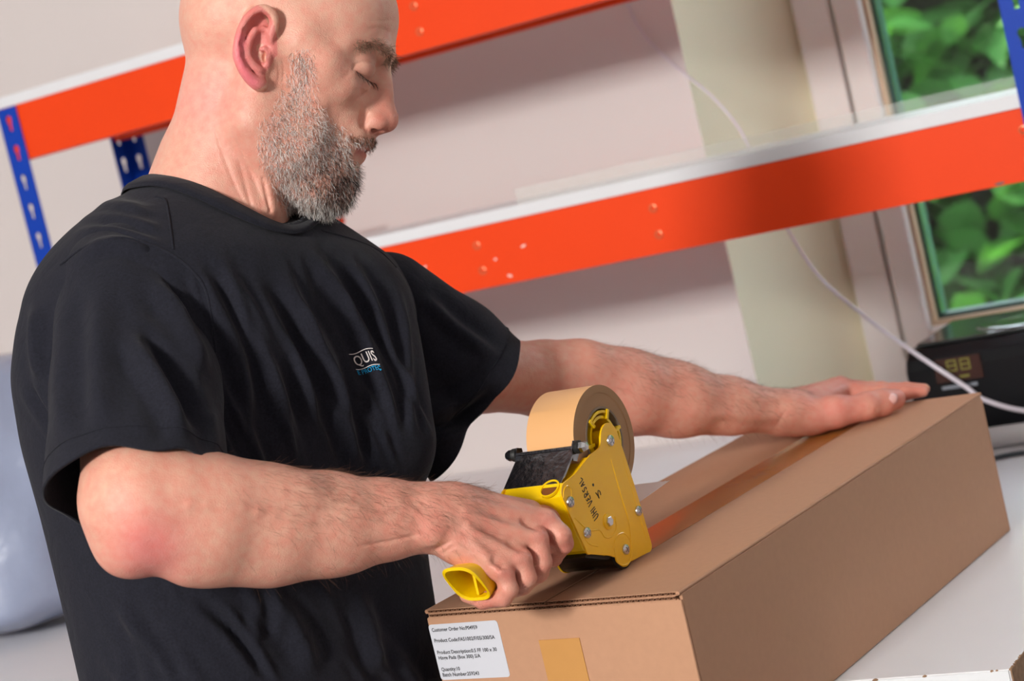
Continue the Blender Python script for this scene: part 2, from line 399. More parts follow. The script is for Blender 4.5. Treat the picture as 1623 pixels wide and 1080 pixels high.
M_tube = mat('pale cardboard tube', srgb(205, 203, 205), .6)
m = MB(); q = BP(.56, .035, TB+.0146); m.lathe(q, ES*.995+NS*.03, [(.0142, 0), (.0142, .42), (.0118, .42), (.0118, 0)], 28, True)
tag(m.build('pale_tube', M_tube, smooth=True), 'pale grey tube lying on the worktop in front of the black machine', 'tube')
M_wcable = mat('white cable', srgb(214, 206, 216), .45); M_dcable = mat('dark cable', srgb(60, 70, 78), .45)
m = MB(); m.tube(smooth_path([BP(.60, -.06, TB+.0038), BP(.66, -.055, TB+.0038), BP(.72, -.03, TB+.0038), BP(.85, -.04, TB+.0038), BP(.90, .0, TB+.0038)]), .0034, 8)
tag(m.build('dark_cable', M_dcable, smooth=True), 'thin dark grey cable on the worktop below the pale tube', 'cable')
def obp(px, py, o): return at_plane(px, py, S0+NS*o, NS)
cpts = [obp(978, -40, .412), obp(1010, 40, .412), obp(1062, 98, .41), obp(1125, 150, .40), obp(1172, 205, .395), obp(1203, 270, .385), obp(1250, 366, .36), obp(1300, 440, .30), obp(1372, 503, .21), obp(1450, 560, .08), obp(1530, 613, .07), obp(1560, 634, .07), obp(1630, 652, .075), obp(1740, 650, .08)]
cp_ = smooth_path(cpts, 8); m = MB(); m.tube(cp_, list(np.interp(np.linspace(0, 1, len(cp_)), [0, .45, .75, 1], [.0019, .0021, .0033, .0036])), 10)
tag(m.build('white_cable', M_wcable, smooth=True), 'white cable running down the wall past the cream reveal to the black machine', 'cable')

# ---- polythene sack at the left
M_poly = mat('blue grey polythene', srgb(150, 160, 186), .22, noise=(5, .06), bump=(7, .5, .02), coat=.2)
def sack():
    c = BP(-.75, -.33, TB); seg, rows = 40, 26; v = []; f = []
    for i in range(rows+1):
        t = i/rows; z = .42*t
        rad = .20*min(1, (t/.12)**.5 if t < .12 else 1)*(1-.30*max(0, t-.6)/.4)*(1 if t < .93 else max(.02, (1-((t-.93)/.07)**2)**.5))
        for k in range(seg):
            a = 2*math.pi*k/seg
            r = rad*(1+.05*math.sin(3*a+5*t)+.035*math.sin(7*a-9*t)+.02*math.sin(13*a+14*t))
            v.append(c+np.array([math.cos(a)*r, math.sin(a)*r*.95, z+.0005]))
    for i in range(rows):
        for k in range(seg): f.append([i*seg+k, i*seg+(k+1) % seg, (i+1)*seg+(k+1) % seg, (i+1)*seg+k])
    f += [list(range(seg))[::-1], [rows*seg+k for k in range(seg)]]
    o = meshobj('polythene_sack', v, f, M_poly, None, True)
    tag(o, 'bulging blue grey polythene sack standing on the worktop behind the back', 'sack')
sack()
# ------------------------------------------------------------------ cardboard box: p along its length, e across, q up
YB = .6122533
E_ = np.array([math.cos(YB), -math.sin(YB), 0]); N_ = np.array([math.sin(YB), math.cos(YB), 0])
A_ = np.array([.0837251, 1.529689, 1.058]); BW, BL, BH = .26055, .70234, .1575
SCB = A_ - E_*BW/2
def DP(p, e, q): return SCB + N_*p + E_*e + Zv*q
def dbox(mb, p0, p1, e0, e1, q0, q1): return mb.box(DP(p0, e0, q0), N_*(p1-p0), E_*(e1-e0), Zv*(q1-q0))
M_card = mat('brown kraft board', srgb(187, 141, 110), .75, noise=(140, .06, (1, 1, 1)), bump=(400, .12, .0004))
M_cardin = mat('dark flute core', srgb(150, 108, 80), .9, noise=(200, .2))
M_tape = mat('brown packing tape', srgb(178, 116, 52), .22, noise=(14, .06), coat=.3)
M_patch = mat('kraft paper tape', srgb(196, 142, 78), .5, noise=(60, .05), bump=(200, .1, .0004))
M_label = mat('white label paper', srgb(206, 208, 216), .55)
M_ink = mat('black print', (.012, .012, .015), .6)
T = .0032
box = thing('cardboard_box', 'long brown cardboard box being taped shut on the white worktop', 'box', DP(.35, 0, -BH))
# four walls and base, joined as the folded carton
m = MB(); h = BW/2
dbox(m, 0, T, -h, h, -BH, -.0075); dbox(m, BL-T, BL, -h, h, -BH, -.0075)
dbox(m, T, BL-T, h-T, h, -BH, -.003); dbox(m, T, BL-T, -h, -h+T, -BH, -.003); dbox(m, T, BL-T, -h+T, h-T, -BH, -BH+T)
m.build('carton_walls', M_card, box, bevel=.0011)
def fluted(e0, e1, p0, p1, qt, th, name, pitch=.0052, tilt=0.):
    """board whose open end shows two liners and a wavy core"""
    m = MB(); L = .00055
    def q_at(e): return qt + tilt*(abs(e)-abs(e0))
    v = []
    m.hexa([DP(p0, e0, q_at(e0)-L), DP(p1, e0, q_at(e0)-L), DP(p1, e1, q_at(e1)-L), DP(p0, e1, q_at(e1)-L), DP(p0, e0, q_at(e0)), DP(p1, e0, q_at(e0)), DP(p1, e1, q_at(e1)), DP(p0, e1, q_at(e1))])
    m.hexa([DP(p0, e0, q_at(e0)-th), DP(p1, e0, q_at(e0)-th), DP(p1, e1, q_at(e1)-th), DP(p0, e1, q_at(e1)-th), DP(p0, e0, q_at(e0)-th+L), DP(p1, e0, q_at(e0)-th+L), DP(p1, e1, q_at(e1)-th+L), DP(p0, e1, q_at(e1)-th+L)])
    fl = m.build(name, M_card, box)
    n = max(8, int(abs(e1-e0)/pitch*10)); w = MB(); vv = []; ff = []
    for i in range(n+1):
        e = e0+(e1-e0)*i/n; y = q_at(e)-th/2+(th/2-L)*math.sin(2*math.pi*(e-e0)/pitch)
        for pp in (p0+.0004, p1-.0004): vv += [DP(pp, e, y+.00025), DP(pp, e, y-.00025)]
    for i in range(n):
        a = i*4; b = a+4; ff += [[a, b, b+2, a+2], [a+1, a+3, b+3, b+1], [a, a+1, b+1, b], [a+2, b+2, b+3, a+3]]
    w.add(vv, ff); w.build('flute', M_cardin, fl)
    return fl
g = .0014
fluted(h-.001, g, -.0005, BL+.0005, 0., .0034, 'top_flap'); fluted(-h+.001, -g, -.0005, BL+.0005, 0., .0034, 'top_flap')
fluted(h-.004, -h+.004, -.001, .12, -.0036, .0034, 'inner_flap'); fluted(h-.004, -h+.004, BL-.12, BL+.001, -.0036, .0034, 'inner_flap')
# rolled creases along both long top edges
for sgn in (1, -1):
    m = MB(); m.tube([DP(.0, sgn*(h-.0017), -.0018), DP(BL, sgn*(h-.0017), -.0018)], .0018, 12); m.build('crease', M_card, box, smooth=True)
m = MB(); m.tube([DP(.0012, -h+.002, -.0080), DP(.0012, h-.002, -.0080)], .0013, 10); m.build('crease', M_card, box, smooth=True)
# sealing tape along the seam and its end on the far face; kraft patch on the near face
m = MB(); dbox(m, .092, BL+.0009, -.0245, .0245, .0001, .0004); dbox(m, BL+.0008, BL+.0011, -.0245, .0245, -.06, .0003); m.build('sealing_tape', M_tape, box, label='brown tape strip sealing the top seam')
m = MB(); dbox(m, -.0008, -.0001, -.0165, .0250, -.150, -.0335); m.build('tape_patch', M_patch, box, label='ochre paper tape on the near end')
# label: plane of the near face, x along E_, y up
lx0, lx1, ly0, ly1 = -.2605, -.1852, -.0645, -.0135
m = MB(); m.prism([(x-lx0, y) for x, y in rrect(lx0, ly0, lx1, ly1, .003)], A_+E_*lx0-N_*.0001, E_, Zv, -N_*.0003)
lab = m.build('address_label', M_label, box, label='white printed product label on the near end')
def label_line(s, x, y, size, width):
    v, f = text_mesh(s, 1.0, bold=.018)
    sx = width/(v[:, 0].max()-v[:, 0].min()); x0 = v[:, 0].min()
    P = [A_+E_*(lx0+x+(a-x0)*sx)+Zv*(ly1-y+b*size)-N_*.00055 for a, b, c in v]
    meshobj('print_line', P, f, M_ink, lab)
for s, x, y, w in (('Customer Order No:P04959', .0030, .0065, .0500), ('Product Code:FAS1002/F/05/300/SA', .0030, .0163, .0660), ('Product Description:0.5 FF 100 x 30', .0030, .0272, .0650),
                   ('Hinge Pads (Box 300) S/A', .0030, .0322, .0460), ('Quantity:10', .0030, .0428, .0205), ('Batch Number:259243', .0030, .0478, .0400)):
    label_line(s, x, y, .0047, w)

# ------------------------------------------------------------------ tape dispenser
M_yel = mat('yellow enamel', (1.0, .535, .0), .32, noise=(9, .05), bump=(60, .05, .001), coat=.15)
M_yelp = mat('yellow plastic', srgb(240, 198, 0), .3, noise=(15, .06))
M_chrome = mat('zinc steel', (.62, .62, .64), .22, metal=1., noise=(60, .2))
M_dark = mat('worn black steel', (.30, .31, .34), .2, metal=1., noise=(120, .7), bump=(180, .5, .0008))
M_rubber = mat('black rubber', (.012, .012, .012), .55)
M_roll = mat('tan tape roll', srgb(226, 172, 116), .42, noise=(6, .03))
M_rollside = mat('tape roll side', srgb(160, 120, 82), .7, noise=(5, .03))
M_core = mat('grey card core', srgb(130, 112, 95), .9, noise=(80, .2))
M_marker = mat('black marker', (.012, .012, .012), .45)
M_pale = mat('pale tape underside', srgb(236, 230, 226), .35, noise=(20, .04), trans=.15)
disp = thing('tape_dispenser', 'yellow hand tape dispenser with tan roll held on the box seam', 'tape dispenser', DP(.08, 0, .0008))
mmv = .001
def arc(cx, cy, r, a0, a1, n=8): return [(cx+r*math.cos(math.radians(a0+(a1-a0)*i/n)), cy+r*math.sin(math.radians(a0+(a1-a0)*i/n))) for i in range(n+1)]
out = (arc(104.5, 110, 14.5, 8, 150, 10) + [(88.5, 110.5), (85.5, 107.6), (81, 106.6), (69.7, 105.6)] + [(40, 96.5)] + arc(22.5, 84.5, 9.5, 110, 195, 7)
       + [(29.5, 33)] + arc(34.5, 32, 5, 190, 275, 5) + [(62, 17.5)] + [(69, 14)] + arc(85, 15, 14.2, 188, 300, 9) + [(122, 1.5)] + arc(126, 7, 6, 275, 365, 5) + [(127.5, 54.9), (122.2, 92)])
out = [(a*mmv, b*mmv) for a, b in out]
for name, e0, th in (('side_plate', .0300, .0016), ('side_plate', -.0316, .0016)):
    m = MB(); m.prism(out, DP(0, e0, .0008), N_, Zv, E_*th)
    pl = m.build(name, M_yel, disp); mod_bevel(pl, .0007, 2, 40)
    if e0 > 0: PLATE = pl
fo = .0316   # outer face of the near plate
# pressed ridges of the near plate
def ridge(pts, r, name='pressed_ridge', par=None, seg=8, m_=None):
    m = MB(); m.tube(smooth_path([DP(a*mmv, fo-.0004+z_*mmv, (b+.8)*mmv) for a, b, z_ in pts], 6), r*mmv, seg); return m.build(name, m_ or M_yel, par or PLATE, smooth=True)
ridge([(99, 94, -.2), (101.5, 60, 0), (104, 38, 0), (101.5, 22, 0), (99.5, 15, -.2)], 1.1)
ridge([(118, 88, -.2), (121, 60, -.1), (124, 25, 0), (126, 12, -.2)], .9)
ridge([(24, 62, -.2), (40, 47, 0), (56, 42, 0), (62, 34, 0), (72, 31.5, 0), (82, 36, 0), (84, 46, 0)], .9)
ridge([(30, 46, -.2), (36, 36, 0), (48, 30, 0)], .8)
ridge([(71, 15, 0), (73, 24, 0), (82, 29.5, 0), (93, 28, 0), (99, 19, 0), (97, 8, 0), (89, 2.5, 0), (79, 3.5, 0), (72, 9, 0), (71, 15, 0)], .9)
ridge([(14.5, 82, 0), (18, 88, .1), (24, 90, .1), (28.5, 86, .1), (26, 79, .0), (20, 70, -.2)], .9)
m = MB(); m.lathe(DP(.0718, fo-.0006, .0458), E_, [(.0075, 0), (.0072, .0014), (.0055, .0018), (.003, .0018)], 24); m.build('pressed_boss', M_yel, PLATE, smooth=True)
# screws
def screw(p, q, r, kind):
    m = MB(); c = DP(p*mmv, fo, (q+.8)*mmv)
    if kind == 'hex':
        m.lathe(c, E_, [(r*1.0, -.0005), (r*1.0, .0026), (r*.85, .0032)], 6); s_ = m.build('bolt', M_chrome, disp)
        m = MB(); m.lathe(c, E_, [(r*1.25, -.0004), (r*1.25, .0006), (r, .0006)], 12); m.build('washer', M_chrome, s_)
    else:
        m.lathe(c, E_, [(r, -.0005), (r, .0010), (r*.9, .0019), (r*.6, .0024), (.0002, .0026)], 20); s_ = m.build('screw', M_chrome, disp, smooth=True)
        m = MB()
        for a in (.5, .5+math.pi/2):
            d = N_*math.cos(a)+Zv*math.sin(a); n_ = np.cross(E_, d); m.box(c-d*r*.62-n_*.00045+E_*.0016, d*r*1.24, n_*.0009, E_*.0011)
        m.build('cross_slot', M_dark, s_)
screw(103.8, 108.8, .0052, 'pan'); screw(22.2, 76.5, .0050, 'pan'); screw(36, 45.5, .0050, 'pan'); screw(71.9, 45, .0046, 'hex'); screw(122.1, 40, .0047, 'pan'); screw(88.1, 14.9, .0048, 'pan')
# roll of tape on its yellow hub
rc = DP(.1065, 0, .1105); RO, RCI = .0485, .0275
m = MB(); m.lathe(rc-E_*.0245, E_, [(RO, 0), (RO, .0490), (RO, .0493), (RO-.0068, .0493), (RO-.0072, .0487), (RCI+.002, .0489), (RCI+.002, .0002), (RO, 0)], 96, True)
roll = m.build('tape_roll', M_roll, disp, smooth=True)
roll.data.materials.append(M_rollside)
for p in roll.data.polygons:
    if abs(p.normal @ V(E_)) > .5: p.material_index = 1
m = MB(); m.lathe(rc-E_*.0250, E_, [(RCI+.002, 0), (RCI+.002, .0502), (RCI, .0502), (RCI, 0)], 64, True); m.build('card_core', M_core, roll, smooth=True)
hub = MB(); hub.lathe(rc-E_*.022, E_, [(.0215, 0), (.0215, .046), (.0190, .046), (.0190, 0)], 48, True)
for k in range(3):
    a = math.radians(95+120*k); am = [a-.62+1.24*i/8 for i in range(9)]
    for i in range(8):
        pts = []
        for rr in (.0238, .0262):
            for w in (am[i], am[i+1]): pts.append((rr*math.cos(w), rr*math.sin(w)))
        A0, A1, B0, B1 = [rc+N_*x+Zv*y for x, y in pts]; d0, d1 = -E_*.02, E_*.0255
        hub.hexa([A0+d0, A1+d0, B1+d0, B0+d0, A0+d1, A1+d1, B1+d1, B0+d1])
    for w in (am[0], am[-1]):
        d = N_*math.cos(w)+Zv*math.sin(w); n_ = np.cross(E_, d)
        hub.box(rc+d*.019-n_*.0014-E_*.02, d*.009, n_*.0028, E_*.0465)
hub.lathe(rc-E_*.0295, E_, [(.0085, 0), (.0085, .0590)], 24)
hub.lathe(rc-E_*.003, E_, [(.0085, 0), (.0085, .004), (.0200, .004), (.0200, 0)], 48, True)
hub.build('hub', M_yelp, disp, smooth=True)
# handle root housing between the plates, open C-channel grip
m = MB()
hs = lambda p, q: (p*mmv, q*mmv)
m.prism([hs(13, 84), hs(29.5, 32), hs(34, 28), hs(60, 18), hs(61.5, 20), hs(37, 31), hs(33, 35), hs(17, 86), hs(24, 92), hs(22, 94)], DP(0, -.0300, .0008), N_, Zv, E_*.0600)
mod_bevel(m.build('front_housing', M_yelp, disp), .0015)
m = MB(); m.prism([hs(20, 88), hs(66, 104), hs(66, 102), hs(22, 86.5)], DP(0, -.0300, .0008), N_, Zv, E_*.0600, ); m.build('top_web', M_yel, disp)
# dark spring bracket with tension bar
m = MB(); m.prism([hs(24, 92), hs(55, 113), hs(54, 115), hs(22, 93.5)], DP(0, -.0325, .0008), N_, Zv, E_*.0600)
br = m.build('spring_bracket', M_dark, disp, bevel=.0004)
for e0 in (-.0330, .0262):
    m = MB(); m.prism([hs(48, 106), hs(53, 104), hs(62, 112), hs(62, 120), hs(55, 122), hs(50, 116)], DP(0, e0, .0008), N_, Zv, E_*.0012); m.build('bracket_ear', M_dark, br)
m = MB(); m.lathe(DP(.0560, -.0385, .1165), E_, [(.0018, 0), (.0018, .0740)], 12); m.build('tension_bar', M_dark, disp, smooth=True)
for e0, sg in ((.0275, 1), (-.0335, -1)):
    m = MB(); c = DP(.0560, e0, .1165); m.lathe(c, E_*sg, [(.0052, 0), (.0058, .001), (.0058, .0042), (.0050, .005)], 20); k_ = m.build('rubber_grommet', M_rubber, disp, smooth=True)
    m = MB(); m.lathe(c+E_*sg*.005, E_*sg, [(.0050, 0), (.0050, .0035), (.0036, .0062), (.0016, .0066)], 6 if sg > 0 else 16); m.build('lock_nut', M_chrome if sg > 0 else M_dark, disp, smooth=False)
# yellow cross piece behind the bracket with a round tube hole
_bn = -N_*.56+Zv*.83; _hp = at_plane(872, 776, DP(.024, 0, .0945), _bn)
m = MB(); m.lathe(_hp, _bn, [(.0095, -.0005), (.0095, .0016), (.0080, .0016), (.0078, -.0005)], 28, True); m.build('hole_rim', M_yelp, disp, smooth=True)
m = MB(); m.lathe(_hp, _bn, [(.0079, -.0004), (.0079, .0005)], 28); m.build('tube_hole', mat('brown hole', srgb(120, 66, 18), .6), disp)
m = MB(); m.lathe(_hp+E_*.003+N_*.002, _bn, [(.0042, .0004), (.0042, .0009)], 20); m.build('inner_tube', mat('tan tube', srgb(190, 124, 50), .6), disp)
# grip: open-ended channel towards the near end of the box
G0, G1 = np.array([.030, .0545]), np.array([-.101, .0470])
def grip():
    m = MB(); ts = np.linspace(0, 1, 15); v = []; seg = 28
    def sect(t, inner):
        w = .0150 - .0012*math.sin(math.pi*t) - (.0026 if inner else 0); hh = .0150 + .0008*math.cos(6*t) - (.0026 if inner else 0)
        if t > .9: w += .0018*(t-.9)/.1; hh += .0015*(t-.9)/.1
        c = G0+(G1-G0)*t; R_ = []
        for k in range(seg):
            a = 2*math.pi*k/seg; ca, sa = math.cos(a), math.sin(a); n_ = 3.2
            x = w*math.copysign(abs(ca)**(2/n_), ca); y = hh*math.copysign(abs(sa)**(2/n_), sa)
            sl = (.022*(.5-y/(2*hh))-.010)*(t if t > .8 else 0)            # slanted open end
            R_.append(DP(c[0]+sl, x, c[1]+y))
        return R_
    rows = [sect(t, False) for t in ts]+[sect(t, True) for t in ts[::-1][:9]]
    for r in rows: v += r
    f = [[i*seg+k, i*seg+(k+1) % seg, (i+1)*seg+(k+1) % seg, (i+1)*seg+k] for i in range(len(rows)-1) for k in range(seg)]
    f += [[(len(rows)-1)*seg+k for k in range(seg)]]
    m.add(v, f); o = m.build('grip', M_yelp, disp, smooth=True)
    m = MB(); c = G0+(G1-G0)*.90
    m.box(DP(c[0], -.0012, c[1]-.0135), N_*.06, E_*.0024, Zv*.027); m.build('grip_rib', M_yelp, o)
grip()
# rubber roller, blade guard and black side skid at the bottom
m = MB(); m.lathe(DP(.0850, -.0285, .0158), E_, [(.0146, 0), (.0146, .0570)], 40); m.build('rubber_roller', mat('brown black roller', (.05, .036, .022), .22), disp, smooth=True)
m = MB(); m.lathe(DP(.0850, .0283, .0158), E_, [(.0156, 0), (.0156, .0024), (.0145, .003)], 40); m.build('roller_skid', M_rubber, disp, smooth=True)
m = MB(); m.lathe(DP(.0850, -.0305, .0158), E_, [(.0153, 0), (.0153, .0020)], 40); m.build('roller_cheek', M_yelp, disp, smooth=True)
m = MB(); m.prism([hs(30, 26), hs(64, 13.5), hs(70, 14.5), hs(70, 17), hs(60, 19), hs(34, 29)], DP(0, -.0300, .0008), N_, Zv, E_*.0585); m.build('blade_guard', M_rubber, disp)
bl = MB(); nt_ = 26
teeth = []
for i in range(nt_):
    e = -.028+.056*i/nt_; teeth += [(e, 0), (e+.0011, -.0024)]
bl.prism(teeth+[(.028, 0), (.028, .010), (-.028, .010)], DP(.0640, 0, .0150), E_, N_*-.85+Zv*.5, (N_*.5+Zv*.85)*.0008); bl.build('cutting_blade', M_chrome, disp)
m = MB(); m.box(DP(.024, -.029, .0235), N_*.024, E_*.020, (Zv*.5+N_*.1)*.02); m.build('spring_clip', M_dark, disp)
# loose end of the tape with its torn, toothed edge
tip = at_plane(1062, 762, DP(0, .0235, 0), E_); tp_, tq_ = (tip-SCB)@N_, (tip-SCB)@Zv
fl = MB(); n0 = DP(.1180, 0, .0430)
up = DP(tp_, 0, tq_)-n0; LU = np.linalg.norm(up); up /= LU; nn = np.cross(E_, up)
edge = []
for i in range(21): edge += [(.0235-.047*i/20, LU-(.0016 if i % 2 else 0)-.0008*rng.random())]
fl.prism([(-.0235, 0), (.0235, 0)]+edge, n0, E_, up, nn*.0003); fl.build('tape_end', M_pale, disp, label='pale loose tape end with toothed edge')
# marker writing: UNIVERSAL down the plate, a 2 and a dot
GL = {'U': [[(0, 1), (0, .25), (.25, 0), (.5, .2), (.55, 1)]], 'N': [[(0, 0), (.05, 1)], [(.05, .55), (.5, .5)], [(.5, 0), (.52, 1)]], 'I': [[(0, 0), (.03, 1)]], 'V': [[(0, 1), (.3, 0), (.6, .95)]],
      'E': [[(.5, .95), (.1, .8), (.35, .5), (.05, .45), (.0, .1), (.5, .0)]], 'R': [[(0, 0), (.05, 1), (.45, .9), (.4, .55), (.05, .5), (.5, .05)]], 'S': [[(.5, .95), (.15, .9), (.1, .6), (.45, .4), (.35, .05), (0, .1)]],
      'A': [[(0, 0), (.3, .9), (.5, 0)], [(.1, .35), (.45, .4)]], 'L': [[(0, 1), (.05, .1), (.3, .05), (.55, .25)]], '2': [[(0, .75), (.25, 1), (.5, .75), (.3, .3), (0, .05), (.3, .1), (.65, 0)]]}
def pq_px(px, py):
    P = at_plane(px, py, DP(0, fo, 0), E_); return np.array([(P-SCB)@N_, (P-SCB)@Zv])
def write(s, a, b, hgt, up_sign=1, tail=1.0):
    """letters from plate point a to plate point b"""
    m = MB(); d = b-a; L = np.linalg.norm(d); d /= L; n_ = np.array([-d[1], d[0]])*up_sign
    x = 0; adv = L/max(1, len(s))
    for i, ch in enumerate(s):
        hh = hgt*(1-(1-tail)*i/max(1, len(s)-1))
        for st in GL[ch]:
            pts = [a+d*(x+px*adv*.95*1.25)+n_*(py-.5)*hh for px, py in st]
            if len(pts) > 2: pts = smooth_path([np.append(p, 0) for p in pts], 5)
            m.tube([DP(p[0], fo+.0001, p[1]) for p in pts], .00042, 6)
        x += adv
    return m.build('marker_writing', M_marker, PLATE)
a, b = pq_px(945, 822), pq_px(918, 757)
write('UNIVERSAL', a, b, .0085, 1, .75)
a2, b2 = pq_px(951, 787), pq_px(944, 775); write('2', a2, b2, .0058, -1)
m = MB(); pd = pq_px(940, 769); m.lathe(DP(pd[0], fo-.0002, pd[1]), E_, [(.0013, 0), (.0013, .0005), (.0005, .0006)], 10); m.build('marker_dot', M_marker, PLATE)
# ------------------------------------------------------------------ person: implicit surfaces in a frame parallel to the lens axis
D0 = 1.75; UPX = D0/F_PX            # one unit = 0.5686 mm
def Q(u, v, c=0.):
    k = 1+c/F_PX; return np.array([811.5+(u-811.5)*k, 540+(v-540)*k, c])
def abc2w(p):
    p = np.atleast_2d(p); return CAMP + np.outer((p[:, 0]-811.5)*UPX, RI) - np.outer((p[:, 1]-540)*UPX, UI) + np.outer(D0+p[:, 2]*UPX, FW)
def w2abc(P):
    d = np.atleast_2d(P)-CAMP; return np.stack([811.5+(d@RI)/UPX, 540-(d@UI)/UPX, ((d@FW)-D0)/UPX], -1)
def abc2uv(p):
    k = 1+p[:, 2]/F_PX; return np.stack([811.5+(p[:, 0]-811.5)/k, 540+(p[:, 1]-540)/k], -1)
def nrm(v): v = np.asarray(v, float); return v/np.linalg.norm(v)

class Field:
    def __init__(s, lo, hi, h):
        s.h = h; s.lo = np.asarray(lo, np.float32); n = [int((b-a)/h)+1 for a, b in zip(lo, hi)]
        s.ax = [np.float32(lo[i])+np.arange(n[i], dtype=np.float32)*np.float32(h) for i in range(3)]
        s.D = np.full(n, 60., np.float32)
    def _sl(s, lo, hi):
        r = []
        for i in range(3):
            a = int(np.searchsorted(s.ax[i], lo[i])); b = int(np.searchsorted(s.ax[i], hi[i], 'right'))
            if b <= a: return None
            r.append(slice(a, b))
        return tuple(r)
    def _grid(s, sl):
        return s.ax[0][sl[0]][:, None, None], s.ax[1][sl[1]][None, :, None], s.ax[2][sl[2]][None, None, :]
    def _mix(s, sl, d, k, sub):
        A = s.D[sl]
        if sub: A = -A
        if k > 0:
            hh = np.maximum(k-np.abs(A-d), 0); r = np.minimum(A, d)-hh*hh*(.25/k)
        else: r = np.minimum(A, d)
        s.D[sl] = -r if sub else r
    def cone(s, p1, r1, p2, r2, k=8., sub=False, flat=None):
        """tapered round capsule; flat=(direction, factor) squashes it across direction"""
        p1 = np.asarray(p1, float); p2 = np.asarray(p2, float); R = max(r1, r2)+k+6
        sl = s._sl(np.minimum(p1, p2)-R, np.maximum(p1, p2)+R)
        if sl is None: return
        X, Y, Z = s._grid(sl); X = X-np.float32(p1[0]); Y = Y-np.float32(p1[1]); Z = Z-np.float32(p1[2])
        b = p2-p1
        if flat is not None:
            f = nrm(flat[0]); g = 1/flat[1]-1
            t = (X*f[0]+Y*f[1]+Z*f[2])*g; X = X+t*f[0]; Y = Y+t*f[1]; Z = Z+t*f[2]; b = b+f*(b@f)*g
        L2 = float(b@b)+1e-9
        t = np.clip((X*b[0]+Y*b[1]+Z*b[2])/L2, 0, 1).astype(np.float32)
        # shift of the foot for the taper
        L = math.sqrt(L2); sh = (r1-r2)/L
        q = np.sqrt((X-t*b[0])**2+(Y-t*b[1])**2+(Z-t*b[2])**2)
        if abs(sh) < .98:
            t = np.clip((X*b[0]+Y*b[1]+Z*b[2])/L2 - q*sh/math.sqrt(1-sh*sh)/L, 0, 1)
            q = np.sqrt((X-t*b[0])**2+(Y-t*b[1])**2+(Z-t*b[2])**2)
        s._mix(sl, (q-(r1+(r2-r1)*t)).astype(np.float32), k, sub)
    def chain(s, pts, k=8., sub=False, flat=None):
        for (p, r), (q, t) in zip(pts[:-1], pts[1:]): s.cone(p, r, q, t, k, sub, flat)
    def ell(s, c, rad, axes=None, k=8., sub=False):
        c = np.asarray(c, float); rad = np.asarray(rad, float); R = rad.max()+k+6
        sl = s._sl(c-R, c+R)
        if sl is None: return
        X, Y, Z = s._grid(sl); X = X-np.float32(c[0]); Y = Y-np.float32(c[1]); Z = Z-np.float32(c[2])
        ax = np.eye(3) if axes is None else axes
        e = [(X*a[0]+Y*a[1]+Z*a[2]) for a in ax]
        k0 = np.sqrt(sum((q/r)**2 for q, r in zip(e, rad))); k1 = np.sqrt(sum((q/(r*r))**2 for q, r in zip(e, rad)))+1e-6
        s._mix(sl, (k0*(k0-1)/k1).astype(np.float32), k, sub)
    def torso(s, rows, phi, ratio, k, power=2.4):
        """stack of rounded ellipses: rows of (v, left, right, c) silhouettes"""
        rows = np.array(rows, float); lo = [rows[:, 1].min()-60, rows[0, 0]-10, -500]; hi = [rows[:, 2].max()+60, rows[-1, 0]+10, 500]
        sl = s._sl(lo, hi); X, Y, Z = s._grid(sl); y = Y.ravel()
        lft = 811.5+(np.interp(y, rows[:, 0], rows[:, 1])-811.5)*.945; rgt = 811.5+(np.interp(y, rows[:, 0], rows[:, 2])-811.5)*1.05; cc = np.interp(y, rows[:, 0], rows[:, 3])
        for _ in range(2):
            ker = np.ones(9)/9
            lft = np.convolve(np.pad(lft, 4, 'edge'), ker, 'valid'); rgt = np.convolve(np.pad(rgt, 4, 'edge'), ker, 'valid')
        half = (rgt-lft)/2; ca = (rgt+lft)/2
        S = half/math.sqrt((ratio*math.sin(phi))**2+math.cos(phi)**2); L = S*ratio
        sh = (1, -1, 1); S = S.reshape(sh); L = L.reshape(sh); X = X-ca.reshape(sh); Z = Z-cc.reshape(sh)
        x1 = X*math.sin(phi)+Z*math.cos(phi); x2 = X*math.cos(phi)-Z*math.sin(phi)
        d = ((np.abs(x1/L)**power+np.abs(x2/S)**power)**(1/power)-1)*S
        top = (rows[0, 0]-Y)+0*d; bot = (Y-rows[-1, 0])+0*d
        s._mix(sl, np.maximum(np.maximum(d, top), bot).astype(np.float32), k, False)
    def mesh(s):
        """surface nets"""
        D = s.D; nx, ny, nz = D.shape; ins = D < 0
        cs = [(i, j, k) for i in (0, 1) for j in (0, 1) for k in (0, 1)]
        cnt = np.zeros((nx-1, ny-1, nz-1), np.int8)
        sub = lambda A, c: A[c[0]:nx-1+c[0], c[1]:ny-1+c[1], c[2]:nz-1+c[2]]
        for c in cs: cnt += sub(ins, c)
        act = (cnt > 0) & (cnt < 8); I = np.argwhere(act)
        idx = np.full(act.shape, -1, np.int32); idx[act] = np.arange(len(I))
        val = {c: D[I[:, 0]+c[0], I[:, 1]+c[1], I[:, 2]+c[2]] for c in cs}
        acc = np.zeros((len(I), 3)); n = np.zeros(len(I))
        for a in cs:
            for ax in range(3):
                if a[ax] == 1: continue
                b = list(a); b[ax] = 1; b = tuple(b)
                va, vb = val[a], val[b]; m = (va < 0) != (vb < 0)
                t = np.where(m, va/np.where(m, va-vb, 1), 0)
                p = np.tile(np.array(a, float), (len(I), 1)); p[:, ax] = t
                acc[m] += p[m]; n[m] += 1
        Vt = (I+acc/n[:, None])*s.h+s.lo
        F = []
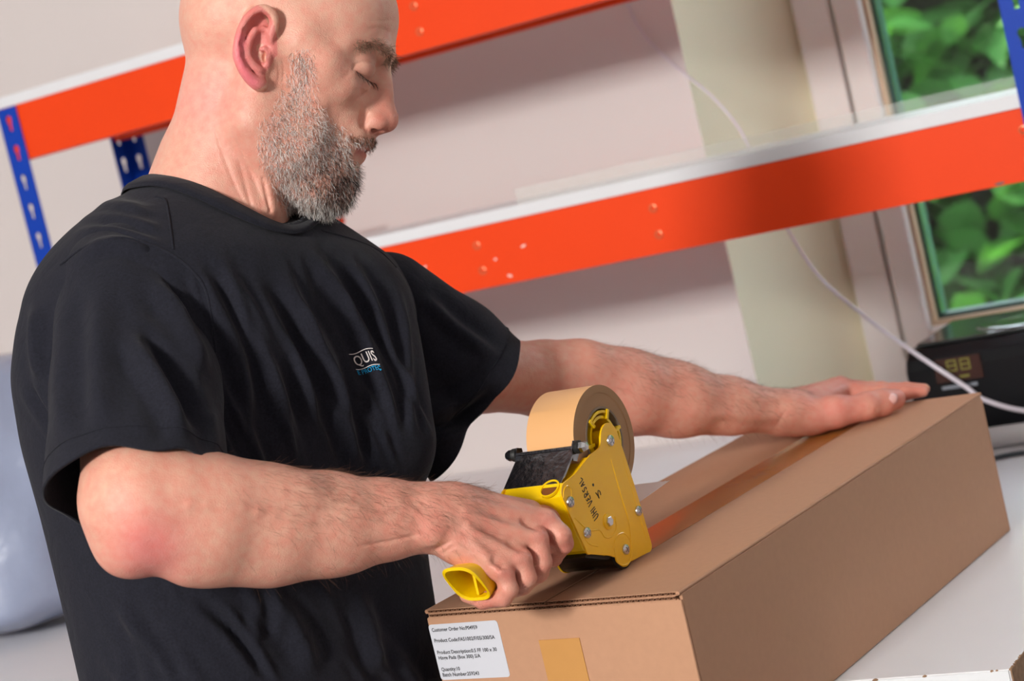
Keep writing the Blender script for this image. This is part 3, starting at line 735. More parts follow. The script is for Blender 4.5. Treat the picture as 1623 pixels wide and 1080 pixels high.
        for ax in range(3):
            o1, o2 = (ax+1) % 3, (ax+2) % 3
            sa = [slice(1, -1)]*3; sb = [slice(1, -1)]*3; sa[ax] = slice(0, D.shape[ax]-1); sb[ax] = slice(1, D.shape[ax])
            A, B = ins[tuple(sa)], ins[tuple(sb)]
            e = np.argwhere(A != B); flip = A[tuple(e.T)]
            e = e.copy(); e[:, o1] += 1; e[:, o2] += 1
            def at(d1, d2):
                q = e.copy(); q[:, o1] -= d1; q[:, o2] -= d2; return idx[q[:, 0], q[:, 1], q[:, 2]]
            qd = np.stack([at(0, 0), at(1, 0), at(1, 1), at(0, 1)], 1)
            qd[flip] = qd[flip][:, ::-1]; F.append(qd)
        F = np.concatenate(F); F = F[(F >= 0).all(1)]
        return Vt, F[:, ::-1]
def normals(Vt, F):
    n = np.cross(Vt[F[:, 2]]-Vt[F[:, 0]], Vt[F[:, 3]]-Vt[F[:, 1]]); N = np.zeros_like(Vt)
    for i in range(4): np.add.at(N, F[:, i], n)
    return N/(np.linalg.norm(N, axis=1)[:, None]+1e-12)
def relax(Vt, F, it=1, lam=.5):
    for _ in range(it):
        acc = np.zeros_like(Vt); n = np.zeros(len(Vt))
        for i in range(4):
            a, b = F[:, i], F[:, (i+1) % 4]; np.add.at(acc, a, Vt[b]); np.add.at(n, a, 1)
        Vt = Vt+(acc/np.maximum(n, 1)[:, None]-Vt)*lam
    return Vt
def polydist(uv, line):
    d = np.full(len(uv), 1e9)
    for a, b in zip(line[:-1], line[1:]):
        a = np.array(a, float); b = np.array(b, float); e = b-a; t = np.clip(((uv-a)@e)/(e@e), 0, 1)
        d = np.minimum(d, np.linalg.norm(uv-a-t[:, None]*e, axis=1))
    return d

# ------- head frame (mm): x forward, y up, z to his right (towards the lens)
MM = .001/UPX; HS = MM*.97
YW, PT = math.radians(2), math.radians(15)
cY, sY, cP, sP = math.cos(YW), math.sin(YW), math.cos(PT), math.sin(PT)
HF = np.array([cY*cP, cY*sP, -sY]); HR = np.array([-sY*cP, -sY*sP, -cY]); HU = np.array([sP, -cP, 0.])
EARQ = Q(420, 92, 0)-np.array([0, 0, 128.])
HM = EARQ - HR*75*HS
HAX = np.array([HF, HU, HR])
def H(x, y, z=0.): return HM+(HF*x+HU*y+HR*z)*HS
def toH(p): d = (np.atleast_2d(p)-HM)/HS; return d@HAX.T
def build_head(f):
    m = HS
    def el(c, r, k=10, sub=False): f.ell(H(*c), np.array(r)*m, HAX, k*m, sub)
    def cn(a, ra, b, rb, k=8, sub=False): f.cone(H(*a), ra*m, H(*b), rb*m, k*m, sub)
    el((8, 44, 0), (97, 86, 75)); el((-34, 30, 0), (55, 62, 70)); el((58, 56, 0), (48, 46, 60), 20)
    cn((100, 31, -18), 9.5, (100, 31, 18), 9.5, 16); cn((98, 29, 22), 8.5, (74, 25, 49), 8, 14); cn((98, 29, -22), 8.5, (74, 25, -49), 8, 14)
    el((56, -14, 0), (49, 52, 53), 20)
    for s in (1, -1):
        el((72, -8, s*44), (22, 17, 16), 18); cn((62, -4, s*56), 8, (14, 4, s*68), 8, 18)
        cn((6, -8, s*61), 15, (14, -62, s*55), 16, 20); cn((14, -62, s*55), 16, (80, -98, s*16), 15, 22)
        cn((40, 20, s*64), 10, (60, 8, s*58), 10, 22)
    el((84, -98, 0), (19, 17, 24), 16); el((48, -80, 0), (50, 36, 46), 22)
    el((82, -52, 0), (29, 30, 34), 18)
    for s in (1, -1):
        el((34, -58, s*50), (40, 38, 14), 20); cn((24, -82, s*46), 13, (78, -110, s*12), 13, 16)
    el((80, -105, 0), (25, 18, 29), 18); el((93, -86, 0), (12, 14, 20), 14)
    for s in (1, -1): el((112, 8, s*32), (15, 13, 17), 16, True)
    # nose
    cn((104, 20, 0), 6.5, (110.5, -2, 0), 7.0, 9); cn((110.5, -2, 0), 7.0, (121, -23, 0), 8.6, 8); el((122.5, -28, 0), (9.6, 9.4, 10.5), 8)
    cn((104, 6, 0), 11, (108, -26, 0), 15, 12)
    for s in (1, -1): el((114, -32, s*12), (10, 8.5, 7.5), 5)
    cn((116, -36.5, 0), 4.2, (106, -42, 0), 5, 6)
    # moustache pad and lips
    el((100, -47, 0), (13, 9, 23), 10)
    cn((96, -57, -22), 3.5, (110, -53, 0), 5.4, 5); cn((110, -53, 0), 5.4, (96, -57, 22), 3.5, 5)
    cn((95, -64, -19), 4.0, (104.5, -65.5, 0), 6.4, 5); cn((104.5, -65.5, 0), 6.4, (95, -64, 19), 4.0, 5)
    cn((99, -77, -10), 3, (99, -77, 10), 3, 6, True)
    cn((93, -61, -26), 1.5, (112, -59.2, 0), 1.6, 2.5, True); cn((112, -59.2, 0), 1.6, (93, -61, 26), 1.5, 2.5, True)
    for s in (1, -1):
        cn((121, -38, s*7), 2.2, (113, -38.5, s*12), 3.4, 2, True); cn((116, -38, s*11), 3.2, (113, -28, s*9), 2.4, 2, True)
        el((103, -33, s*21.5), (3, 8, 2.5), 5, True)
        el((91.5, 11, s*31.5), (12.6, 12.0, 15.5), 7)
        cn((97, -3.5, s*22), 3.0, (99, -4.5, s*31), 3.2, 7); cn((99, -4.5, s*31), 3.2, (87, .5, s*45), 2.8, 7)
        cn((80, 8, s*48), .8, (70, 14, s*55), .8, 4, True); cn((80, 4, s*48), .8, (69, 6, s*56), .8, 4, True)
def build_ear(f):
    """right ear, drawn from the side and laid on the head with depth"""
    def P(x, y, d): return Q(360+x/6.75, y/6.75, -124-d)
    base = P(330, 480, 2)
    f.ell(P(300, 470, 4), (27, 56, 9), np.array([nrm(P(470, 480, 6)-P(150, 480, 14)), nrm(P(330, 900, 4)-P(330, 100, 6)), np.array([0, 0, 1.])]), 8)
    helix = [(395, 520, 9, 4), (440, 450, 12, 4.6), (478, 360, 14, 5.2), (500, 270, 16, 6), (490, 180, 18, 6.4), (440, 120, 20, 6.4), (365, 100, 22, 6), (280, 140, 25, 5.8), (210, 215, 27, 6), (160, 320, 29, 6.4), (128, 450, 30, 6.8), (118, 580, 29, 7), (150, 690, 26, 7), (205, 790, 22, 7.2), (270, 860, 17, 7.6), (325, 895, 12, 8.4), (372, 920, 7, 7)]
    f.chain([(P(*q[:3]), q[3]) for q in smooth_path([np.array(w) for w in helix], 3)], 5)
    f.ell(P(335, 870, 9), (11, 11, 7), None, 6)
    # concha bowl and scapha hollows
    f.ell(P(345, 500, 20), (17, 20, 13), None, 6, True); f.ell(P(350, 620, 20), (11, 15, 12), None, 6, True)
    f.chain([(P(290, 200, 26), 4), (P(205, 330, 33), 4.6), (P(170, 470, 35), 4.6), (P(185, 590, 33), 4), (P(230, 700, 30), 3)], 4, True)
    f.ell(P(370, 230, 24), (13, 12, 8), None, 6, True)
    ant = [(300, 320, 18, 4.6), (245, 420, 20, 5), (215, 520, 21, 5), (225, 610, 20, 5), (275, 690, 17, 5.2), (330, 745, 13, 5.4), (360, 760, 10, 4.6)]
    f.chain([(P(*q[:3]), q[3]) for q in smooth_path([np.array(w) for w in ant], 3)], 4)
    f.chain([(P(300, 320, 18), 4), (P(380, 310, 13), 4), (P(440, 330, 12), 3.5)], 4)
    f.chain([(P(360, 525, 12), 3.2), (P(400, 520, 12), 4)], 3)
    f.chain([(P(420, 545, 8), 4.5), (P(435, 610, 11), 5.4), (P(425, 690, 8), 5)], 4)
    f.ell(P(398, 610, 10), (4, 8, 9), None, 2, True)

def build_neck(f):
    f.cone(Q(388, 110, 0), 92, Q(350, 310, 0), 99, 40)
    f.cone(Q(345, 330, 5), 96, Q(360, 470, 0), 130, 40)
    f.cone(Q(308, 255, 20), 52, Q(268, 365, -20), 50, 40)
    f.cone(Q(398, 160, -84), 13, Q(425, 330, -72), 15, 26)           # neck tendon
    f.cone(Q(440, 300, -20), 18, Q(425, 345, -40), 20, 24)
    f.cone(Q(345, 200, -80), 9, Q(402, 340, -86), 6, 22)
    for a, b in (((372, 225, -98), (402, 345, -96)), ((412, 260, -92), (428, 335, -84))):
        f.cone(Q(*a), 1.6, Q(*b), 1.4, 6, True)                        # neck creases
RSH, RELB = (205, 470, -170), (240, 815, -450)
def build_rarm(f):
    f.chain([(Q(*RSH), 92), (Q(222, 640, -300), 86), (Q(228, 780, -430), 84)], 30)
    fl = (np.array([.25, -.1, 1.]), .88)
    f.cone(Q(232, 806, -445), 84, Q(330, 822, -415), 86, 30); f.cone(Q(330, 822, -415), 86, Q(420, 832, -385), 81, 24, False, fl)
    f.cone(Q(420, 832, -385), 82, Q(520, 830, -360), 68, 24, False, fl); f.cone(Q(520, 830, -360), 69, Q(610, 824, -338), 54, 24, False, fl)
    f.cone(Q(610, 824, -338), 54, Q(685, 820, -325), 45, 24, False, fl)
    f.ell(Q(203, 872, -450), (37, 35, 38), None, 34)                   # point of the elbow
    f.cone(Q(300, 895, -440), 18, Q(560, 872, -360), 14, 40)           # ulnar edge
    f.cone(Q(300, 770, -470), 24, Q(480, 785, -415), 18, 40)           # outer forearm muscle
    f.cone(Q(470, 862, -420), 5, Q(640, 836, -372), 4, 16); f.cone(Q(430, 874, -425), 2, Q(620, 852, -375), 2, 14, True)
    f.ell(Q(684, 846, -368), (17, 16, 10), None, 18)                   # wrist bone
    for line in ([(360, 850, -470), (440, 858, -446), (520, 846, -417), (600, 838, -386), (670, 824, -366)], [(470, 800, -440), (550, 796, -402), (630, 790, -364), (700, 800, -358)], [(300, 800, -505), (380, 806, -478), (460, 822, -445), (540, 828, -412)]):
        f.chain([(Q(*q), 4.2) for q in smooth_path([np.array(w) for w in line], 3)], 10)
def build_rhand(f):
    c0 = lambda u, v, c: Q(u, v, c)
    f.cone(Q(685, 820, -325), 45, Q(722, 822, -322), 42, 22); f.cone(c0(700, 842, -325), 28, c0(735, 862, -332), 26, 18)
    K = {'i': c0(866, 824, -285), 'm': c0(853, 853, -312), 'r': c0(827, 886, -336), 'p': c0(799, 910, -354)}
    f.cone(c0(722, 800, -312), 30, K['i'], 15, 20); f.cone(c0(720, 815, -325), 30, K['m'], 14, 18)
    f.cone(c0(722, 840, -330), 28, K['r'], 14, 18); f.cone(c0(728, 858, -334), 26, K['p'], 13.5, 18)
    f.cone(c0(735, 842, -296), 32, c0(815, 868, -285), 26, 20)
    f.cone(c0(726, 864, -338), 24, c0(786, 894, -346), 16, 18)         # little-finger edge
    f.cone(c0(735, 808, -285), 32, c0(838, 816, -250), 22, 22)         # thumb side web
    f.cone(c0(800, 818, -240), 22, c0(868, 822, -205), 18, 16); f.cone(c0(868, 822, -205), 18, c0(886, 848, -165), 15, 10)
    for k, r, d in (('i', 10.5, 9), ('m', 10, 8), ('r', 10, 8), ('p', 10.5, 7)): f.ell(K[k]+np.array([-1, -3, -d]), (r, r, 8), None, 8)
    for a, k in (((735, 798, -350), 'i'), ((738, 814, -358), 'm'), ((742, 838, -362), 'r'), ((748, 858, -362), 'p')):
        f.cone(c0(*a), 3.4, K[k]+np.array([-6, -4, -14]), 4.2, 10)
    for a, b in (('i', 'm'), ('m', 'r'), ('r', 'p')):
        mid = (K[a]+K[b])/2; f.cone(mid+np.array([6, 3, -17]), 3.5, mid+np.array([-26, -9, -22]), 2, 12, True)
    def finger(pts, k=5.): f.chain([(c0(u, v, c), r) for u, v, c, r in pts], k)
    finger([(866, 824, -285, 15.5), (889, 849, -290, 15), (892, 862, -280, 15), (876, 884, -248, 13.5), (852, 888, -212, 12)])
    finger([(853, 853, -312, 15), (858, 892, -312, 15), (853, 908, -300, 14.5), (834, 922, -264, 13.5), (808, 914, -228, 12)])
    finger([(827, 886, -336, 14.5), (834, 916, -332, 14.5), (828, 928, -320, 14), (802, 938, -284, 13), (776, 930, -250, 12)])
    finger([(799, 910, -354, 14), (806, 934, -354, 13.5), (798, 947, -346, 13), (766, 952, -322, 12.5), (740, 944, -298, 11)]); f.cone(c0(874, 860, -278), 11, c0(852, 884, -294), 11, 8)
    f.cone(c0(850, 852, -285), 12, c0(836, 884, -300), 12, 10); f.cone(c0(836, 884, -300), 12, c0(812, 908, -318), 11, 10)
# left arm reaches over the worktop; hand rests on the box lid
ZB = 1.0584
def onbox(u, v, up=0.):
    return w2abc(at_plane(u, v, np.array([0, 0, ZB+up]), Zv))[0]
LW = onbox(1238, 655, .034)
def build_larm(f):
    f.chain([(Q(605, 508, 195), 66), (Q(750, 590, 290), 66), (Q(872, 604, 395), 64)], 30)
    w = LW; E = Q(905, 608, 420)
    def mid(t, dv=0): 
        p = E*(1-t)+w*t; return p+np.array([0, dv, 0])
    f.chain([(Q(870, 600, 385), 66), (E, 69), (mid(.25, 3), 72), (mid(.5, 2), 65), (mid(.75, 0), 50), (mid(1., -2), 41)], 26, False, (np.array([.2, 0, 1.]), .9))
    f.cone(Q(930, 572, 400), 30, Q(1050, 600, 500), 22, 40); f.cone(Q(900, 660, 415), 18, Q(1120, 668, 560), 14, 34)
    f.cone(mid(.55, 20)+np.array([0, 0, -60]), 4, mid(.98, 8)+np.array([0, 0, -40]), 3, 16)
def build_lhand(f):
    def G(u, v, up): return onbox(u, v, up)
    w = LW; mm = MM
    heel = G(1288, 664, .019); Ki = G(1336, 619, .028)
    up1 = (w2abc(DP(0, 0, 1))-w2abc(DP(0, 0, 0)))[0]; up = lambda h: up1*h
    tipi = G(1462, 618, .010); fdir = nrm((tipi-Ki)-up1*((tipi-Ki)@up1)/(up1@up1))
    side = nrm(np.cross(fdir, up1)); side *= np.sign(side[2])
    f.cone(w, 40, w*.5+heel*.5+np.array([0, -8, 0]), 40, 20)
    k = [Ki, Ki+side*19*mm-up(.001), Ki+side*38*mm-fdir*7*mm-up(.004), Ki+side*55*mm-fdir*17*mm-up(.008)]
    rr = [21, 21, 20, 18]; LI = np.linalg.norm(tipi-Ki)
    for i in range(4):
        f.cone(w+side*(i*11-6)*mm+np.array([8, 0, 0]), 30, k[i], rr[i], 18)
        f.ell(k[i]+np.array([0, -12, 0]), (13, 9, 11), None, 10)
        f.cone(w+side*(i*10-4)*mm+np.array([10, -26, 0]), 3, k[i]+np.array([-6, -19, 0]), 3, 14)
    f.cone(heel, 32, G(1330, 650, .018), 30, 20); f.cone(heel+side*25*mm, 30, k[2]+np.array([0, 10, 0]), 20, 20)
    sc = [1., 1.04, .95, .74]; spread = [0., -.01, -.01, .02]
    for i in range(4):
        d = nrm(fdir+side*spread[i]); L = LI*sc[i]; p0 = k[i]; z0 = (p0-G(1336, 619, 0))@up1/(up1@up1)
        pts = [(p0, 20.5)]
        for t, zz, r in ((.46, .0145, 17.5), (.76, .0108, 15), (.98, .0075, 10.5)): pts.append((p0+d*L*t-up(z0-zz), r*(1, 1.02, .97, .86)[i]))
        f.chain(pts, 5); f.ell(pts[1][0]+np.array([0, -3, 0]), (18, 18, 18), None, 5)
    # thumb, nearest to the lens
    f.chain([(G(1262, 664, .024), 34), (G(1322, 654, .021), 30), (G(1372, 644, .0185), 25), (G(1398, 638, .0165), 24.5), (G(1418, 633, .0150), 21)], 10)
    f.ell(G(1326, 650, .023)+np.array([0, -4, -6]), (25, 21, 20), None, 12); f.ell(G(1374, 641, .019)+np.array([0, -2, -4]), (23, 22, 21), None, 6)
    for du in (1366, 1374, 1382): f.cone(G(du, 634, .03)+np.array([0, 0, -22]), 1.2, G(du+3, 650, .012)+np.array([0, 0, -22]), 1.2, 4, True)
    return G

# ---- evaluate the three skin regions
f1 = Field((150, -175, -230), (690, 560, 230), 2.3); build_neck(f1); build_head(f1); build_ear(f1); V1, F1 = f1.mesh(); del f1
f2 = Field((180, 370, -570), (960, 990, -60), 2.4); build_rarm(f2); build_rhand(f2); V2, F2 = f2.mesh(); del f2
lo = np.minimum(Q(600, 480, 150), LW)-110
f3 = Field((500, 380, 90), (1760, 800, 980), 3.2); build_larm(f3); GB = build_lhand(f3); V3, F3 = f3.mesh(); del f3
V1, V2, V3 = [relax(v, f, 1, .35) for v, f in ((V1, F1), (V2, F2), (V3, F3))]
N1, N2, N3 = normals(V1, F1), normals(V2, F2), normals(V3, F3)

# creases pressed into the skin along drawn lines (eyelids, folds, knuckles, wrist)
def groove(Vx, Fx, Nx, lines):
    Wd = abc2w(Vx); B = BVHTree.FromPolygons([tuple(p) for p in Wd], Fx.tolist()); d = np.zeros(len(Vx))
    for amp, w, line in lines:
        P = []
        for q in smooth_path([np.array([a, b, 0.]) for a, b in line], 5):
            r_ = ray(q[0], q[1]); h_ = B.ray_cast(V(CAMP), V(nrm(r_)))
            if h_[0] is not None: P.append(w2abc(np.array(h_[0]))[0])
        if len(P) < 2: continue
        P = np.array(P); lo, hi = P.min(0)-4*w, P.max(0)+4*w; m_ = np.where(((Vx > lo) & (Vx < hi)).all(1))[0]
        dd = np.full(len(m_), 1e9); tt = np.zeros(len(m_)); n = len(P)-1
        for i in range(n):
            e = P[i+1]-P[i]; t = np.clip(((Vx[m_]-P[i])@e)/(e@e+1e-9), 0, 1); q = np.linalg.norm(Vx[m_]-P[i]-t[:, None]*e, axis=1); s_ = q < dd; dd[s_] = q[s_]; tt[s_] = (i+t[s_])/n
        env = np.clip(np.minimum(tt, 1-tt)*5+.15, 0, 1); d[m_] -= amp*env*np.exp(-(dd/w)**2)
    return Vx+Nx*d[:, None]
V1 = groove(V1, F1, N1, [(2.4, 2.6, [(558, 111), (562, 104), (570, 99.5), (582, 97), (591, 99), (597, 107)]), (3.2, 2.4, [(563, 113), (571, 119), (580, 125.5), (588, 130.5), (596, 134)]), (-1.3, 3, [(566, 109), (574, 113), (584, 119), (594, 127)]),
     (1.4, 3, [(565, 124), (574, 132), (585, 139), (595, 141)]), (1.0, 2.4, [(556, 112), (548, 112), (540, 109)]), (1.0, 2.4, [(556, 117), (548, 121), (541, 122)]), (.9, 2.6, [(584, 30), (604, 33), (622, 31)]), (.9, 2.6, [(580, 46), (600, 45), (620, 50)]), (.8, 2.6, [(588, 62), (606, 60), (622, 66)]),
     (2.2, 3.2, [(586, 176), (579, 190), (579, 203), (586, 212)]), (1.6, 3, [(335, 190), (352, 240), (375, 300), (398, 340)]), (1.2, 3, [(372, 215), (396, 270), (420, 330)]), (1.2, 2.6, [(447, 92), (450, 112), (447, 134)]), (1.1, 2.6, [(441, 98), (443, 116), (440, 136)])])
V2 = groove(V2, F2, N2, [(2.6, 2.6, [(690, 873), (702, 866), (716, 857)]), (1.6, 2.4, [(700, 880), (710, 872), (722, 864)]), (1.3, 2.2, [(858, 816), (866, 812), (874, 815)]), (1.2, 2.2, [(846, 846), (852, 841), (860, 843)]), (1.2, 2.2, [(820, 878), (827, 873), (834, 876)]), (1.3, 2.4, [(790, 906), (796, 900), (804, 902)]),
     (1.2, 2.2, [(896, 846), (904, 852), (908, 862)]), (1.4, 2.2, [(750, 800), (790, 818), (830, 822)]), (1.2, 2.4, [(750, 835), (785, 850), (815, 862)]), (1.4, 3, [(560, 868), (620, 858), (670, 846)])])
V3 = groove(V3, F3, N3, [(1.6, 3.4, [(1232, 676), (1240, 660), (1250, 646)]), (2.4, 5, [(1338, 622), (1352, 626), (1368, 622)])])
N1, N2, N3 = normals(V1, F1), normals(V2, F2), normals(V3, F3)
# ---- skin colours (blood under the skin, stubble, shade painted into the ear hole), one colour per vertex
def lerp(c, t, col): return c*(1-t[:, None])+np.array(col)[None]*t[:, None]
def gs(x, s): return np.exp(-(x/s)**2)
def sm(x, a, b): t = np.clip((x-a)/(b-a), 0, 1); return t*t*(3-2*t)
SK = np.array(srgb(221, 166, 145))
def noise3(p, s, seed=0):
    r = np.random.default_rng(seed); out = np.zeros(len(p))
    for i in range(6):
        k = r.normal(size=3)/s; out += np.sin(p@k+r.uniform(0, 6.28))
    return out/6
def head_col():
    uv = abc2uv(V1); h = toH(V1); c = np.tile(SK, (len(V1), 1)); n = noise3(V1, 16, 1)
    c = lerp(c, .35*gs(np.linalg.norm(h-np.array([50, -10, 52]), axis=1), 32), srgb(206, 120, 104))
    c = lerp(c, .5*sm(h[:, 0], 102, 118)*sm(-h[:, 1], -14, 8)*(h[:, 1] > -44), srgb(196, 106, 92))
    c = lerp(c, .55*gs(np.linalg.norm(uv-np.array([330, 150]), axis=1), 62)*(n*.5+.6), srgb(232, 140, 138))
    c = lerp(c, .30*gs(np.linalg.norm(uv-np.array([385, 260]), axis=1), 80), srgb(214, 130, 116))
    ear = (V1[:, 2] < -132) & (np.linalg.norm((uv-np.array([402, 75]))/np.array([38, 68]), axis=1) < 1.0)
    c = lerp(c, .62*ear, srgb(214, 104, 108)); 
    c = lerp(c, .5*ear*gs(polydist(uv, [(382, 60), (379, 90), (390, 118), (402, 131)]), 9), srgb(236, 110, 136))
    c = lerp(c, .55*gs(np.linalg.norm((h-np.array([101, 10, 31]))*[1, 1, 1], axis=1), 14), srgb(180, 126, 114))
    c = lerp(c, .8*gs(np.abs(h[:, 1]+62), 6)*sm(h[:, 0], 92, 99)*(np.abs(h[:, 2]) < 20), srgb(182, 96, 88))
    scalp = sm(h[:, 1]-.12*h[:, 0], 38, 66)*(1-sm(h[:, 0], 40, 86)); c = lerp(c, .16*scalp, srgb(150, 130, 126))
    c *= (1+.05*n)[:, None]
    inn = gs(np.linalg.norm(uv-np.array([418, 90]), axis=1), 6)*ear; c = lerp(c, .8*inn, srgb(96, 46, 40))  # ear canal: shade of the hollow painted as dark brown
    return c
def arm_col(Vx, uv, pinks, seed):
    c = np.tile(SK*np.array([1, .97, .95]), (len(Vx), 1)); n = noise3(Vx, 20, seed); m = noise3(Vx, 9, seed+1)
    for u, v, r, a, col in pinks: c = lerp(c, a*gs(np.linalg.norm(uv-np.array([u, v]), axis=1), r), col)
    c = lerp(c, np.clip(.10+.14*m, 0, 1), srgb(206, 138, 120)); return c*(1+.045*n)[:, None]
PK = srgb(224, 128, 122); RD = srgb(200, 104, 92)
C1 = head_col()
uv2 = abc2uv(V2)
C2 = arm_col(V2, uv2, [(235, 868, 60, .75, srgb(238, 132, 132)), (867, 824, 16, .5, PK), (853, 852, 16, .45, PK), (826, 885, 16, .4, PK), (805, 912, 16, .4, PK), (895, 868, 24, .55, RD), (770, 950, 36, .5, RD), (860, 905, 26, .4, RD), (770, 830, 60, .25, srgb(206, 128, 116)), (690, 835, 30, .3, RD)], 3)
C2 = lerp(C2, .35*sm(uv2[:, 0], 520, 640), srgb(204, 134, 116))
uv3 = abc2uv(V3)
C3 = arm_col(V3, uv3, [(1330, 650, 60, .45, PK), (1420, 630, 30, .5, RD), (1450, 622, 24, .5, RD), (1350, 605, 25, .3, RD), (1000, 640, 90, .25, srgb(214, 140, 128))], 5)
C3 = lerp(C3, np.full(len(V3), .18), srgb(196, 116, 100))

def skin_mat():
    m = mat('skin', SK, .46, sss=.12); nt = m.node_tree; b = nt.nodes['Principled BSDF']
    b.inputs['Subsurface Radius'].default_value = (1., .35, .2); b.inputs['Subsurface Scale'].default_value = .006
    b.inputs['Specular IOR Level'].default_value = .42
    at = nt.nodes.new('ShaderNodeAttribute'); at.attribute_name = 'skin_tone'
    tc = nt.nodes.new('ShaderNodeTexCoord')
    n1 = nt.nodes.new('ShaderNodeTexNoise'); n1.inputs['Scale'].default_value = 130; n1.inputs['Detail'].default_value = 6
    n2 = nt.nodes.new('ShaderNodeTexVoronoi'); n2.inputs['Scale'].default_value = 900
    n3 = nt.nodes.new('ShaderNodeTexNoise'); n3.inputs['Scale'].default_value = 45; n3.inputs['Detail'].default_value = 4; n3.inputs['Distortion'].default_value = 1.2
    for n in (n1, n2, n3): nt.links.new(tc.outputs['Object'], n.inputs['Vector'])
    hs = nt.nodes.new('ShaderNodeMix'); hs.data_type = 'RGBA'; hs.blend_type = 'MULTIPLY'; hs.inputs[0].default_value = 1
    rp = nt.nodes.new('ShaderNodeMapRange'); rp.inputs[1].default_value = .3; rp.inputs[2].default_value = .7; rp.inputs[3].default_value = .86; rp.inputs[4].default_value = 1.08
    nt.links.new(n1.outputs[0], rp.inputs[0]); cb = nt.nodes.new('ShaderNodeCombineColor')
    nt.links.new(rp.outputs[0], cb.inputs[1]); nt.links.new(rp.outputs[0], cb.inputs[2]); cb.inputs[0].default_value = 1
    nt.links.new(at.outputs['Color'], hs.inputs[6]); nt.links.new(cb.outputs[0], hs.inputs[7]); nt.links.new(hs.outputs[2], b.inputs['Base Color'])
    ad = nt.nodes.new('ShaderNodeMath'); ad.operation = 'ADD'; mu = nt.nodes.new('ShaderNodeMath'); mu.operation = 'MULTIPLY'; mu.inputs[1].default_value = .35
    nt.links.new(n2.outputs[0], mu.inputs[0]); nt.links.new(mu.outputs[0], ad.inputs[0]); nt.links.new(n3.outputs[0], ad.inputs[1])
    bp = nt.nodes.new('ShaderNodeBump'); bp.inputs['Strength'].default_value = .4; bp.inputs['Distance'].default_value = .0016
    nt.links.new(ad.outputs[0], bp.inputs['Height']); nt.links.new(bp.outputs[0], b.inputs['Normal']); return m
M_skin = skin_mat()
FEET = np.array([-.27, 1.72, 0.])
person = thing('person', 'bald man with grey beard in black t-shirt, holding a yellow tape dispenser', 'person', FEET)
off2 = len(V1); off3 = off2+len(V2)
VB = abc2w(np.concatenate([V1, V2, V3])); FB = np.concatenate([F1, F2+off2, F3+off3])
body = meshobj('body', VB, FB, M_skin, person, True)
ca = body.data.attributes.new('skin_tone', 'FLOAT_COLOR', 'POINT')
CB = np.ones((len(VB), 4), np.float32); CB[:, :3] = np.clip(np.concatenate([C1, C2, C3]), 0, 1); ca.data.foreach_set('color', CB.ravel())

# thumb nail of the resting hand: thin curved plate
M_nail = mat('nail', srgb(240, 190, 184), .25, coat=.3)
def nail(c, ax, ay, az, L, W, par):
    v = []; nu, nv = 9, 7
    for i in range(nu):
        for j in range(nv):
            x = (i/(nu-1)-.5)*L; t = (j/(nv-1)-.5)
            w = W*(1-.35*abs(2*i/(nu-1)-1)**3)
            v.append(c+ax*x+ay*t*w+az*(-.28*W*(2*t)**2-.05*L*(2*x/L)**2))
    f = [[i*nv+j, (i+1)*nv+j, (i+1)*nv+j+1, i*nv+j+1] for i in range(nu-1) for j in range(nv-1)]
    o = meshobj('thumb_nail', v, f, M_nail, par, True); s_ = o.modifiers.new('thick', 'SOLIDIFY'); s_.thickness = .0008; return o

# ------------------------------------------------------------------ shirt
def cloth_mat():
    m = mat('black cotton', srgb(32, 33, 40), .92, sheen=.06, spec=.08); nt = m.node_tree; b = nt.nodes['Principled BSDF']
    tc = nt.nodes.new('ShaderNodeTexCoord'); n = nt.nodes.new('ShaderNodeTexNoise'); n.inputs['Scale'].default_value = 900; n.inputs['Detail'].default_value = 3
    n2 = nt.nodes.new('ShaderNodeTexNoise'); n2.inputs['Scale'].default_value = 26; n2.inputs['Detail'].default_value = 4; n2.inputs['Distortion'].default_value = .6
    nt.links.new(tc.outputs['Object'], n.inputs['Vector']); nt.links.new(tc.outputs['Object'], n2.inputs['Vector'])
    b1 = nt.nodes.new('ShaderNodeBump'); b1.inputs['Strength'].default_value = .25; b1.inputs['Distance'].default_value = .0006
    b2 = nt.nodes.new('ShaderNodeBump'); b2.inputs['Strength'].default_value = .5; b2.inputs['Distance'].default_value = .005
    nt.links.new(n.outputs[0], b1.inputs['Height']); nt.links.new(n2.outputs[0], b2.inputs['Height']); nt.links.new(b2.outputs[0], b1.inputs['Normal']); nt.links.new(b1.outputs[0], b.inputs['Normal'])
    r = nt.nodes.new('ShaderNodeMix'); r.data_type = 'RGBA'; r.inputs[6].default_value = (*srgb(25, 25, 30), 1); r.inputs[7].default_value = (*srgb(42, 43, 53), 1)
    n3 = nt.nodes.new('ShaderNodeTexNoise'); n3.inputs['Scale'].default_value = 500; n3.inputs['Detail'].default_value = 2
    nt.links.new(tc.outputs['Object'], n3.inputs['Vector']); nt.links.new(n3.outputs[0], r.inputs[0]); nt.links.new(r.outputs[2], b.inputs['Base Color']); return m
M_cloth = cloth_mat()
PHI = math.radians(40)
rows = [(285, 225, 420, 20), (315, 165, 470, 10), (345, 125, 520, 5), (400, 76, 590, 0), (450, 46, 615, 0), (520, 28, 635, 0), (600, 22, 648, 0), (700, 38, 652, 0), (800, 66, 658, 0), (900, 91, 667, 0), (1000, 115, 682, 0), (1080, 134, 697, 0), (1330, 192, 740, 0)]
fs = Field((-10, 250, -420), (800, 1345, 440), 4.5)
fs.torso(rows, PHI, 1.45, 0)
fs.cone(Q(335, 345, 0), 88, Q(212, 468, -160), 93, 50); fs.cone(Q(360, 350, 10), 80, Q(600, 488, 190), 84, 50)
fs.cone(Q(560, 500, 40), 90, Q(600, 700, 0), 90, 60)
V4, F4 = fs.mesh(); del fs
